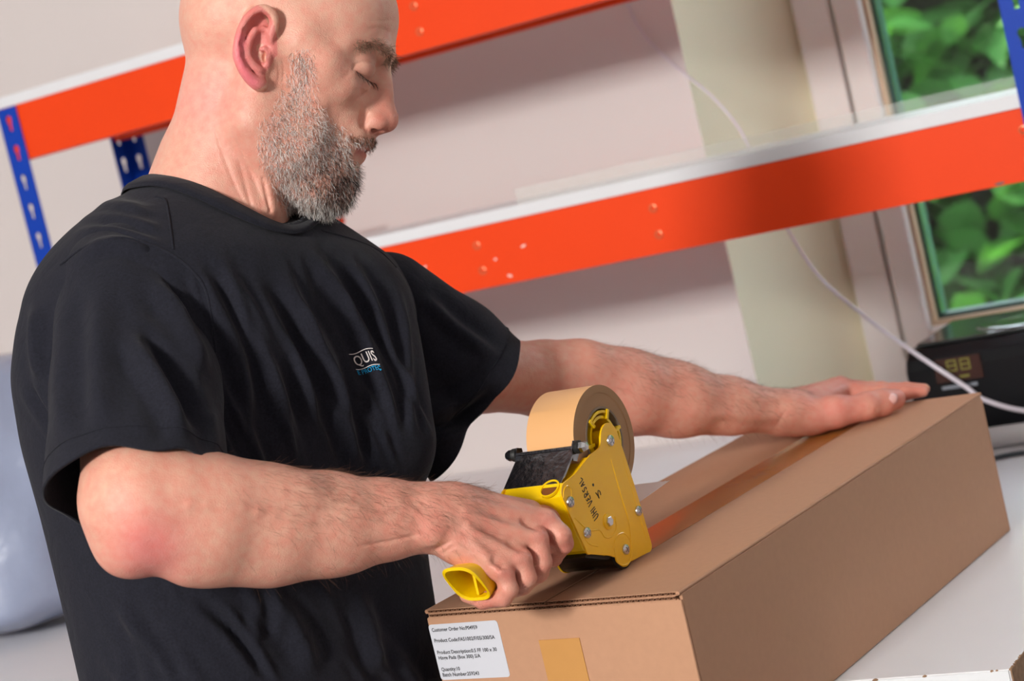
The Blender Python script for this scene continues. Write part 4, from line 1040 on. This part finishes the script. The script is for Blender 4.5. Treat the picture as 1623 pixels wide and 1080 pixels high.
def polydist_t(uv, line):
    """distance to a polyline and the position along it, 0 to 1"""
    d = np.full(len(uv), 1e9); tt = np.zeros(len(uv)); seg = [np.linalg.norm(np.subtract(b, a)) for a, b in zip(line[:-1], line[1:])]; tot = sum(seg); acc = 0
    for (a, b), s_ in zip(zip(line[:-1], line[1:]), seg):
        a = np.array(a, float); e = np.array(b, float)-a; t = np.clip(((uv-a)@e)/(e@e+1e-9), 0, 1); q = np.linalg.norm(uv-a-t[:, None]*e, axis=1)
        m_ = q < d; d[m_] = q[m_]; tt[m_] = (acc+t[m_]*s_)/tot; acc += s_
    return d, tt
def fold(Vx, Nx, folds, cmax=None):
    uv = abc2uv(Vx); face = np.clip(-Nx[:, 2]*2.2, 0, 1); d = np.zeros(len(Vx))
    for amp, w, line in folds:
        line = [tuple(p[:2]) for p in smooth_path([np.array([a, b, 0.]) for a, b in line], 3)]
        lo, hi = np.min(line, 0)-4*w, np.max(line, 0)+4*w
        m_ = np.where(((uv > lo) & (uv < hi)).all(1))[0]
        if not len(m_): continue
        x, t = polydist_t(uv[m_], line); env = np.clip(np.minimum(t, 1-t)*3.2, 0, 1); env = env*env*(3-2*env)
        d[m_] += 1.7*amp*env*(np.exp(-(x/w)**2)-.45*np.exp(-((x-1.9*w)/(w*1.1))**2))
    return Vx+Nx*(d*face)[:, None]
TF = [(9, 12, [(440, 405), (470, 480), (520, 570), (552, 680), (565, 760)]), (9, 11, [(478, 378), (540, 470), (590, 560), (622, 660), (640, 740)]), (7, 9, [(545, 395), (585, 470), (620, 560), (640, 640)]),
      (9, 14, [(330, 385), (385, 480), (430, 580), (455, 690), (462, 760)]), (8, 12, [(385, 420), (440, 520), (480, 610), (505, 700)]), (8, 12, [(292, 400), (345, 480), (382, 570), (395, 700)]),
      (6, 8, [(575, 600), (600, 660), (620, 730)]), (6, 9, [(508, 620), (545, 690), (570, 760)]), (-6, 9, [(300, 940), (370, 1000), (430, 1080)]), (7, 16, [(420, 930), (470, 1000), (500, 1080)]), (7, 14, [(560, 930), (590, 1010), (600, 1080)]),
      (6, 10, [(130, 332), (190, 326), (250, 345)]), (6, 8, [(120, 352), (185, 345), (262, 368)]), (5, 7, [(110, 372), (180, 362), (266, 392)]), (8, 12, [(60, 470), (58, 560), (75, 620)]), (-5, 6, [(40, 600), (60, 640), (95, 690)]), (5, 10, [(190, 960), (250, 1040), (280, 1090)]), (6, 9, [(620, 430), (640, 520), (650, 640), (655, 720)])]
N4 = normals(V4, F4); _r = np.random.default_rng(12)
for _ in range(34):                       # many small drag lines from the shoulder and chest towards the hip
    x0, y0 = _r.uniform(280, 610), _r.uniform(380, 640); ln = _r.uniform(90, 240); b_ = _r.uniform(.30, .62); TF.append((_r.uniform(1.5, 3.6), _r.uniform(4, 8), [(x0, y0), (x0+ln*.5*b_, y0+ln*.5), (x0+ln*b_*.9, y0+ln)]))
for _ in range(16):
    x0, y0 = _r.uniform(120, 600), _r.uniform(880, 1040); ln = _r.uniform(60, 160); b_ = _r.uniform(.1, .8); TF.append((_r.uniform(1.5, 3.2), _r.uniform(6, 11), [(x0, y0), (x0+ln*b_, y0+ln)]))
V4 = fold(V4, N4, TF); V4 = relax(V4, F4, 1, .5)
# neck opening
loopU = [(228, 281, 45), (262, 279, -45), (325, 299, -98), (390, 332, -104), (434, 356, -66), (452, 350, 5), (425, 330, 76), (335, 304, 112), (258, 290, 96)]
LU_ = np.array([Q(*p) for p in loopU]); LC = LU_.mean(0); _, _, vt = np.linalg.svd(LU_-LC); LN = vt[2]*(-1 if vt[2][1] > 0 else 1)
e1 = vt[0]; e2 = np.cross(LN, e1)
LD = np.array(smooth_path(list(LU_)+[LU_[0]], 12)[:-1])
def polar(P): d = P-LC; return np.arctan2(d@e2, d@e1), d@LN, np.hypot(d@e1, d@e2)
la, lh, lr = polar(LD); od = np.argsort(la); la, lh, lr = la[od], lh[od], lr[od]
va, hgt, rad = polar(V4); th = np.interp(va, la, lh, period=2*math.pi); tr_ = np.interp(va, la, lr, period=2*math.pi)
kill = ((hgt > th-14) & (rad < tr_+26)) | ((hgt > th-60) & (rad < tr_-22))
keep = ~kill[F4].any(1); F4 = F4[keep]
used = np.unique(F4); remap = np.full(len(V4), -1); remap[used] = np.arange(len(used)); V4 = V4[used]; F4 = remap[F4]
shirt = meshobj('shirt', abc2w(V4), F4, M_cloth, person, True)
s_ = shirt.modifiers.new('thick', 'SOLIDIFY'); s_.thickness = .0016; s_.offset = -1
BV = BVHTree.FromPolygons([tuple(p) for p in abc2w(V4)], F4.tolist())
BBODY = BVHTree.FromPolygons([tuple(p) for p in abc2w(V1)], F1.tolist())
# collar band, swept around the opening
def collar():
    L = np.array(smooth_path(list(LU_)+[LU_[0]], 10)[:-1]); n = len(L); v = []
    c3 = L.mean(0)
    Up = []
    for p in L:
        w = V(abc2w(p)[0]); q = BBODY.find_nearest(w)
        out_ = nrm(p-c3-LN*((p-c3)@LN)); Up.append(p)
    for i, p in enumerate(Up):
        out_ = nrm(p-c3-LN*((p-c3)@LN))
        low = p+out_*30-LN*54
        q = BV.find_nearest(V(abc2w(low)[0])); lw = w2abc(np.array(q[0]))[0]; nn_ = w2abc(np.array(q[0])+np.array(q[1])*.001)[0]-lw; nn_ /= np.linalg.norm(nn_)
        if nn_@out_ < 0: nn_ = -nn_
        lw = lw+nn_*3.5
        for t, e in ((0, -2), (0, 2), (.12, 4.5), (.4, 5.5), (.8, 5), (.93, 3.6), (1.0, 2.5), (1.04, -2.5)):
            v.append(p*(1-t)+lw*t+(out_*.6+nn_*.4+LN*.2)*e*(1 if t < 1 else 0)+nn_*8*math.sin(math.pi*min(t, 1))*.5)
    K = 8; f = [[i*K+j, ((i+1) % n)*K+j, ((i+1) % n)*K+j+1, i*K+j+1] for i in range(n) for j in range(K-1)]
    o = meshobj('collar', abc2w(np.array(v)), f, M_cloth, shirt, True); s_ = o.modifiers.new('thick', 'SOLIDIFY'); s_.thickness = .001
    # stitched seam under the band
    m = MB(); pts = [abc2w(v[i*K+6]+nrm(v[i*K+6]-c3)*1.2)[0] for i in range(n)]; m.tube(pts+[pts[0]], .0006, 6, False); m.build('collar_seam', M_cloth, shirt, smooth=True)
collar()
def sleeve(cones, hem_c, hem_n, lo, hi, folds, flat=None):
    f = Field(lo, hi, 4.)
    for a, ra, b, rb in cones: f.cone(Q(*a), ra, Q(*b), rb, 20, False, flat)
    v, fc = f.mesh(); N = normals(v, fc); v = fold(v, N, folds); v = relax(v, fc, 2, .5)
    me = bpy.data.meshes.new('t'); me.from_pydata(v.tolist(), [], fc.tolist()); bm = bmesh.new(); bm.from_mesh(me); bpy.data.meshes.remove(me)
    hc, hn = Q(*hem_c), nrm(hem_n)
    bmesh.ops.bisect_plane(bm, geom=bm.verts[:]+bm.edges[:]+bm.faces[:], plane_co=V(hc), plane_no=V(hn), clear_outer=True)
    bm.verts.ensure_lookup_table(); v = np.array([q.co[:] for q in bm.verts]); fc = [[q.index for q in p.verts] for p in bm.faces]; bm.verts.index_update()
    edge = [(e.verts[0].index, e.verts[1].index) for e in bm.edges if len(e.link_faces) == 1]
    # soft uneven hem
    d = np.abs((v-hc)@hn); v = v + hn*(np.exp(-(d/25)**2)*5*np.sin(v[:, 0]*.05+v[:, 2]*.03))[:, None]
    bm.free()
    o = meshobj('sleeve', abc2w(v), fc, M_cloth, shirt, True); s_ = o.modifiers.new('thick', 'SOLIDIFY'); s_.thickness = .0026; s_.offset = -1
    # hem stitching: cross-section a little above the edge
    k = hc-hn*34; cut = []
    for p in fc:
        P = v[p]; dd = (P-k)@hn; pts = []
        for i in range(len(p)):
            j = (i+1) % len(p)
            if (dd[i] < 0) != (dd[j] < 0): t = dd[i]/(dd[i]-dd[j]); pts.append(P[i]+(P[j]-P[i])*t)
        if len(pts) == 2: cut.append(pts)
    m = MB(); ctr = np.mean([q for c in cut for q in c], axis=0)
    for a, b in cut: m.tube([abc2w(a+nrm(a-ctr)*.6)[0], abc2w(b+nrm(b-ctr)*.6)[0]], .00055, 4, False)
    m.build('hem_stitch', M_cloth, o)
    return o
RS = sleeve([((207, 466, -176), 110, (216, 620, -280), 120), ((216, 620, -280), 120, (219, 960, -520), 136)], (219, 782, -392), (.10, .85, -.52), (20, 340, -700), (460, 1120, 40),
       [(8, 18, [(105, 440), (100, 560), (98, 720)]), (7, 22, [(160, 430), (152, 560), (160, 700)]), (10, 15, [(232, 430), (290, 510), (335, 610)]), (-8, 12, [(215, 500), (270, 580), (325, 690)]), (8, 14, [(195, 520), (255, 620), (300, 715)]), (6, 12, [(270, 420), (318, 480), (345, 560)]), (5, 10, [(120, 405), (180, 384), (255, 402)]), (6, 10, [(330, 640), (340, 690), (345, 725)])])
LS = sleeve([((612, 482, 190), 88, (708, 570, 250), 106), ((708, 570, 250), 108, (905, 770, 330), 132), ((625, 575, 170), 50, (740, 770, 190), 52)], (752, 640, 255), (.76, .60, .22), (500, 370, -20), (1080, 980, 520),
       [(8, 10, [(620, 440), (640, 540), (640, 660)]), (6, 10, [(660, 460), (720, 520), (800, 575)]), (8, 12, [(640, 660), (720, 640), (800, 590)]), (-7, 9, [(650, 690), (720, 670), (790, 620)])])
# shoulder seam ridge
def seam(line, par, name='shoulder_seam', r=.0011, bv=None):
    m = MB(); pts = []
    for u, v in line:
        d = ray(u, v); best = None
        for B in bv:
            q = B.ray_cast(V(CAMP), V(d/np.linalg.norm(d)))
            if q[0] is not None and (best is None or q[3] < best): best = q[3]; P = np.array(q[0])
        if best is not None: pts.append(P)
    if len(pts) > 1: m.tube(smooth_path(pts, 4), r, 6); m.build(name, M_cloth, par, smooth=True)
def bvh_of(o):
    b = origin(o); return BVHTree.FromPolygons([tuple(np.array(q.co[:])+b) for q in o.data.vertices], [list(p.vertices) for p in o.data.polygons])
BRS, BLS = bvh_of(RS), bvh_of(LS)
seam([(96, 420), (130, 394), (178, 378), (215, 381), (262, 398), (300, 425), (326, 460), (336, 510), (342, 560)], shirt, 'armhole_seam', .0013, [BRS, BV])
seam([(247, 312), (262, 318), (268, 345), (272, 375), (275, 396)], shirt, 'shoulder_seam', .0012, [BRS, BV])
seam([(510, 366), (560, 380), (600, 398), (628, 425)], shirt, 'shoulder_seam', .0012, [BLS, BV])

# chest logo, stitched: words and rules laid on the cloth
M_wthread = mat('white thread', srgb(222, 214, 212), .8); M_cthread = mat('cyan thread', srgb(0, 150, 205), .8)
def lay(P2, faces, m, name):
    pts = []
    for u, v in P2:
        d = ray(u, v); d /= np.linalg.norm(d); q = BV.ray_cast(V(CAMP), V(d))
        P = np.array(q[0]) if q[0] is not None else at_depth(u, v, 1.68)
        pts.append(P-d*.0012)
    o = meshobj(name, pts, faces, m, shirt); s_ = o.modifiers.new('thick', 'SOLIDIFY'); s_.thickness = .0007; return o
def quad(tl, tr, bl, br):
    tl, tr, bl, br = (np.array(q, float) for q in (tl, tr, bl, br))
    return lambda x, y: (bl*(1-x)+br*x)*(1-y)+(tl*(1-x)+tr*x)*y + np.array([0, 1.8*math.sin(x*6.0+.3)])
Lg = quad((553, 561.5), (590.5, 552.5), (564, 585.5), (601.5, 578))
def words(s, m, x0, x1, y0, y1, name):
    v, f = text_mesh(s); v = v[:, :2]; a, b = v.min(0), v.max(0); v = (v-a)/(b-a)
    lay([Lg(x0+(x1-x0)*p[0], y0+(y1-y0)*p[1]) for p in v], f, m, name)
words('QUIS', M_wthread, .10, 1.0, .12, .86, 'logo_word'); words('E PROTEC', M_cthread, .04, 1.0, -.34, -.06, 'logo_word')
for y in (1.0, .0):
    xs = np.linspace(0, 1, 16); P2 = [Lg(x, y+.022) for x in xs]+[Lg(x, y-.022) for x in xs]
    lay(P2, [[i, i+1, 17+i, 16+i] for i in range(15)], M_wthread, 'logo_rule')

# ------------------------------------------------------------------ hair made of real strands
M_hair = mat('beard hair', (.5, .5, .5), .5, spec=.3)
_nt = M_hair.node_tree; _a = _nt.nodes.new('ShaderNodeAttribute'); _a.attribute_name = 'hair_tone'; _nt.links.new(_a.outputs['Color'], _nt.nodes['Principled BSDF'].inputs['Base Color'])
def strands(name, P, Dv, L, R, colr, par, curl=.3, seg=4, seed=1):
    """P roots, Dv directions, L lengths, R radii (metres), colr per strand"""
    r = np.random.default_rng(seed); n = len(P); K = 3
    side = r.normal(size=(n, 3)); bend = r.normal(size=(n, 3))*curl
    pts = np.zeros((n, seg+1, 3)); d = Dv.copy(); pts[:, 0] = P
    for i in range(seg):
        d = d+bend*(1.0/seg)+np.array([0, 0, -.10]); d /= np.linalg.norm(d, axis=1)[:, None]
        pts[:, i+1] = pts[:, i]+d*(L/seg)[:, None]
    a = np.cross(Dv, side); a /= np.linalg.norm(a, axis=1)[:, None]; b = np.cross(Dv, a)
    taper = np.array([1, 1, .9, .75, .35]+[.3]*9)[:seg+1]
    ring = np.stack([np.cos(2*np.pi*k/K)*a+np.sin(2*np.pi*k/K)*b for k in range(K)], 1)
    vv = pts[:, :, None, :]+ring[:, None]*(R[:, None]*taper[None])[:, :, None, None]
    base = (np.arange(n)*(seg+1)*K)[:, None, None]
    i = np.arange(seg)[None, :, None]*K; k = np.arange(K)[None, None, :]; k2 = (k+1) % K
    q = np.stack([base+i+k, base+i+k2, base+i+K+k2, base+i+K+k], -1).reshape(-1, 4)
    o = meshobj(name, vv.reshape(-1, 3), q, M_hair, par, True); o['kind'] = 'stuff'
    at = o.data.attributes.new('hair_tone', 'FLOAT_COLOR', 'POINT'); c = np.ones((n, (seg+1)*K, 4), np.float32); c[:, :, :3] = colr[:, None, :]; at.data.foreach_set('color', c.ravel()); return o
def scatter(Vx, Fx, Nx, wfun, n, seed):
    """roots spread by area over faces, kept with probability wfun(vertex)"""
    r = np.random.default_rng(seed); W = wfun[Fx].mean(1)
    ar = np.linalg.norm(np.cross(Vx[Fx[:, 2]]-Vx[Fx[:, 0]], Vx[Fx[:, 3]]-Vx[Fx[:, 1]]), axis=1)*W; ar /= ar.sum()
    fi = r.choice(len(Fx), n, p=ar); s, t = r.random(n)[:, None], r.random(n)[:, None]; q = Fx[fi]
    P = (Vx[q[:, 0]]*(1-s)+Vx[q[:, 1]]*s)*(1-t)+(Vx[q[:, 3]]*(1-s)+Vx[q[:, 2]]*s)*t
    Nn = Nx[q].mean(1); return P, Nn/np.linalg.norm(Nn, axis=1)[:, None]
def inpoly(pts, poly):
    x, y = pts[:, 0], pts[:, 1]; r = np.zeros(len(pts), bool); n = len(poly)
    for i in range(n):
        (x1, y1), (x2, y2) = poly[i], poly[(i+1) % n]
        c = ((y1 > y) != (y2 > y)) & (x < (x2-x1)*(y-y1)/(y2-y1+1e-12)+x1); r ^= c
    return r
def h2d(poly, zc): 
    """outline seen from the side -> head plane, on the near cheek"""
    return [tuple(toH(Q(u, v, zc))[0][:2]) for u, v in poly]
H1 = toH(V1)
beard_px = [(466, 70), (486, 74), (499, 82), (503, 120), (507, 160), (522, 182), (540, 198), (556, 212), (566, 216), (590, 216), (602, 224), (600, 240), (586, 248), (572, 262), (580, 280), (566, 300), (556, 330), (520, 350), (470, 352), (445, 330), (428, 292), (412, 260), (404, 226), (408, 196), (424, 178), (442, 150), (452, 110)]
near = H1.copy(); side_pts = toH(V1+0)   # side view position of every vertex, mirrored for the far cheek
mz = V1 - HR*((H1[:, 2]-np.abs(H1[:, 2]))*HS)[:, None]
uvm = abc2uv(mz); inb = inpoly(uvm, beard_px) & (V1[:, 1] < 420)
edge_d = polydist(uvm, beard_px+[beard_px[0]])
dens = inb*np.clip(.12+edge_d/26, 0, 1)
lip = (np.abs(H1[:, 1]+62) < 9) & (np.abs(H1[:, 2]) < 24) & (H1[:, 0] > 93)
dens = dens*(~lip)
isear = np.linalg.norm((uvm-np.array([402, 75]))/np.array([36, 66]), axis=1) < 1
dens = dens*(~isear)
soft = gs(np.linalg.norm(uvm-np.array([460, 190]), axis=1), 70)*.35
dens = dens*(1-soft)
mo_ = inb & (H1[:, 0] > 95) & (H1[:, 1] > -57) & (H1[:, 1] < -41) & (np.abs(H1[:, 2]) < 34); dens = np.where(mo_, 1.0, dens)
nb = 14500
P, Nn = scatter(V1, F1, N1, dens, nb, 11); hP = toH(P); up2 = abc2uv(P - HR*((hP[:, 2]-np.abs(hP[:, 2]))*HS)[:, None])
down = (-HU*.85+HF*.25)[None]; tang = down-Nn*(Nn@down[0])[:, None]; tang /= np.linalg.norm(tang, axis=1)[:, None]+1e-9
rr = np.random.default_rng(5); dr = Nn*rr.uniform(.25, .75, (nb, 1))+tang*rr.uniform(.4, 1., (nb, 1))+rr.normal(size=(nb, 3))*.38; dr /= np.linalg.norm(dr, axis=1)[:, None]
chin = sm(up2[:, 0]*.6+up2[:, 1]*.8, 520, 590)
Lh = (4.5+4.5*chin+2.5*rr.random(nb))*.001; Lh *= np.where((hP[:, 0] > 96) & (hP[:, 1] > -56), .62, 1)
darkp = .07+.72*np.exp(-(np.linalg.norm((up2-np.array([530, 285]))/np.array([44, 40]), axis=1))**2)+.22*chin
t = rr.random(nb); g = rr.random(nb)
col = np.where((t < darkp)[:, None], np.array(srgb(44, 36, 34))[None]*(1+g[:, None]), np.where((g < .74)[:, None], np.array(srgb(242, 238, 234))[None], np.array(srgb(160, 138, 126))[None]))
mous = (hP[:, 0] > 96) & (hP[:, 1] > -56); col[mous & (t < .75)] = np.array(srgb(122, 92, 70))
Pw = abc2w(P); dw = (dr[:, 0:1]*RI[None]-dr[:, 1:2]*UI[None]+dr[:, 2:3]*FW[None])
strands('beard', Pw, dw, Lh, np.full(nb, .00011)*rr.uniform(.8, 1.4, nb), col, body, .55, 4, 2)
def todir(d): return d[:, 0:1]*RI[None]-d[:, 1:2]*UI[None]+d[:, 2:3]*FW[None]
BHEAD = BVHTree.FromPolygons([tuple(p) for p in abc2w(V1)], F1.tolist())
# eyebrows, one object each side
for sgn in (1, -1):
    w = gs(polydist(np.stack([H1[:, 2]*sgn, H1[:, 1]], 1), [(9, 24), (20, 31), (36, 34), (50, 27)]), 4.6)*(H1[:, 0] > 50)*(H1[:, 2]*sgn > 6); w = np.where(w > .2, w, 0)
    P, Nn = scatter(V1, F1, N1, w, 420, 21+sgn); n_ = len(P); hP = toH(P)
    d = Nn*.45+(HR*sgn*.8-HU*.1+HF*.0)[None]*np.ones((n_, 1))+rr.normal(size=(n_, 3))*.3; d /= np.linalg.norm(d, axis=1)[:, None]
    c = np.where((rr.random(n_) < .6)[:, None], np.array(srgb(104, 76, 58))[None], np.array(srgb(170, 146, 124))[None])
    strands('eyebrow', abc2w(P), todir(d), rr.uniform(.006, .010, n_), np.full(n_, .00013), c, body, .3, 4, 3)
    # lashes along the lid edge
    if sgn > 0:
        lp = []
        for q in smooth_path([np.array([a_, b_, 0.]) for a_, b_ in ((564, 112), (572, 118), (580, 124.5), (588, 129.5), (596, 133))], 7):
            h_ = BHEAD.ray_cast(V(CAMP), V(nrm(ray(q[0], q[1]))))
            if h_[0] is not None: lp.append(w2abc(np.array(h_[0]))[0])
        lp = np.array(lp)
    else: lp = np.array(smooth_path([np.array(H(101, 3.2, sgn*21)), np.array(H(103.5, 3.6, sgn*31)), np.array(H(87.5, 9.2, sgn*46))], 14))
    n_ = len(lp)*2
    P = np.repeat(lp, 2, 0); d = np.tile(HF*.8-HU*.75+HR*sgn*.25, (n_, 1))+rr.normal(size=(n_, 3))*.15; d /= np.linalg.norm(d, axis=1)[:, None]
    strands('eyelashes', abc2w(P), todir(d), np.full(n_, .0075), np.full(n_, .00010), np.tile(np.array(srgb(66, 46, 36)), (n_, 1)), body, .2, 4, 4)
# fine hair on the forearms
def armhair(Vx, Fx, Nx, w, n, dirv, seed, Lm=.015):
    P, Nn = scatter(Vx, Fx, Nx, w, n, seed); d = Nn*.30+np.asarray(dirv)[None]*.8+rr.normal(size=(n, 3))*.22; d /= np.linalg.norm(d, axis=1)[:, None]
    strands('arm_hair', abc2w(P), todir(d), rr.uniform(.5, 1., n)*Lm, np.full(n, .00006), np.tile(np.array(srgb(112, 78, 60)), (n, 1)), body, .35, 4, seed)
w2 = sm(uv2[:, 0], 330, 560)*(1-sm(uv2[:, 0], 745, 800))*np.clip(sm(-N2[:, 1], -.5, .6), .06, 1); armhair(V2, F2, N2, w2, 2600, (.75, .45, 0), 31)
w3 = sm(uv3[:, 0], 900, 1050)*(1-sm(uv3[:, 0], 1240, 1300))*np.clip(sm(-N3[:, 1], -.4, .7), .1, 1); armhair(V3, F3, N3, w3, 2000, (.75, .4, 0), 33)
# thumb nail
_c = GB(1412, 628, .0295)+np.array([4, 0, -13]); _c = w2abc(BVHTree.FromPolygons([tuple(p) for p in abc2w(V3)], F3.tolist()).ray_cast(V(CAMP), V(nrm(ray(1412, 630))))[0])[0]
_ax = nrm(GB(1424, 632, .0145)-GB(1400, 638, .0155)); _az = nrm(np.array([.1, -.45, -1])); _az = nrm(_az-_ax*(_ax@_az)); _ay = np.cross(_az, _ax)
tw = lambda d: todir(np.atleast_2d(d))[0]
nail(abc2w(_c)[0]+tw(_az)*.0006, tw(_ax), tw(_ay), tw(_az), .0165, .0155, body)

# ------------------------------------------------------------------ trousers and shoes (below the frame)
M_trs = mat('dark work trousers', srgb(40, 42, 50), .9, bump=(300, .2)); M_shoe = mat('black shoe leather', (.015, .014, .013), .35)
hipw = abc2w(np.array([[440, 1230, 0.]]))[0]
fc_ = nrm(np.array([math.cos(PHI), -math.sin(PHI), 0])); sd = np.array([math.sin(PHI), math.cos(PHI), 0])
def wf(P): return w2abc(np.asarray(P))[0]
ft = Field(wf(hipw)-np.array([330, 330, 380]), wf(hipw)+np.array([700, 1700, 380]), 9.)
ft.cone(wf(hipw+Zv*.03-sd*.07), 215, wf(hipw+Zv*.03+sd*.07), 215, 60)
for s in (1, -1):
    h_ = hipw+sd*.10*s; kn = np.array([h_[0], h_[1], .47])+fc_*.02+sd*.02*s; an = np.array([h_[0], h_[1], .10])+sd*.03*s
    ft.chain([(wf(h_-Zv*.03), 175), (wf(kn), 125), (wf(an), 105)], 40)
Vt_, Ft_ = ft.mesh(); del ft
meshobj('trousers', abc2w(Vt_), Ft_, M_trs, person, True)
for s in (1, -1):
    a = np.array([hipw[0], hipw[1], 0])+sd*.13*s; m = MB(); v = []; seg = 20
    prof = [(-.09, .030, .075), (-.07, .042, .085), (0, .045, .085), (.07, .047, .070), (.13, .045, .050), (.165, .030, .035), (.172, .012, .02)]
    for x, w, hgt_ in prof:
        for k in range(seg):
            t_ = 2*math.pi*k/seg; v.append(a+fc_*x+sd*w*math.cos(t_)+Zv*(max(.0005, hgt_*.5+hgt_*.5*math.sin(t_)) if math.sin(t_) > -.4 else .0005))
    n = len(prof); f = [[i*seg+k, i*seg+(k+1) % seg, (i+1)*seg+(k+1) % seg, (i+1)*seg+k] for i in range(n-1) for k in range(seg)]+[list(range(seg))[::-1], [(n-1)*seg+k for k in range(seg)]]
    m.add(v, f); m.build('shoe', M_shoe, person, smooth=True)
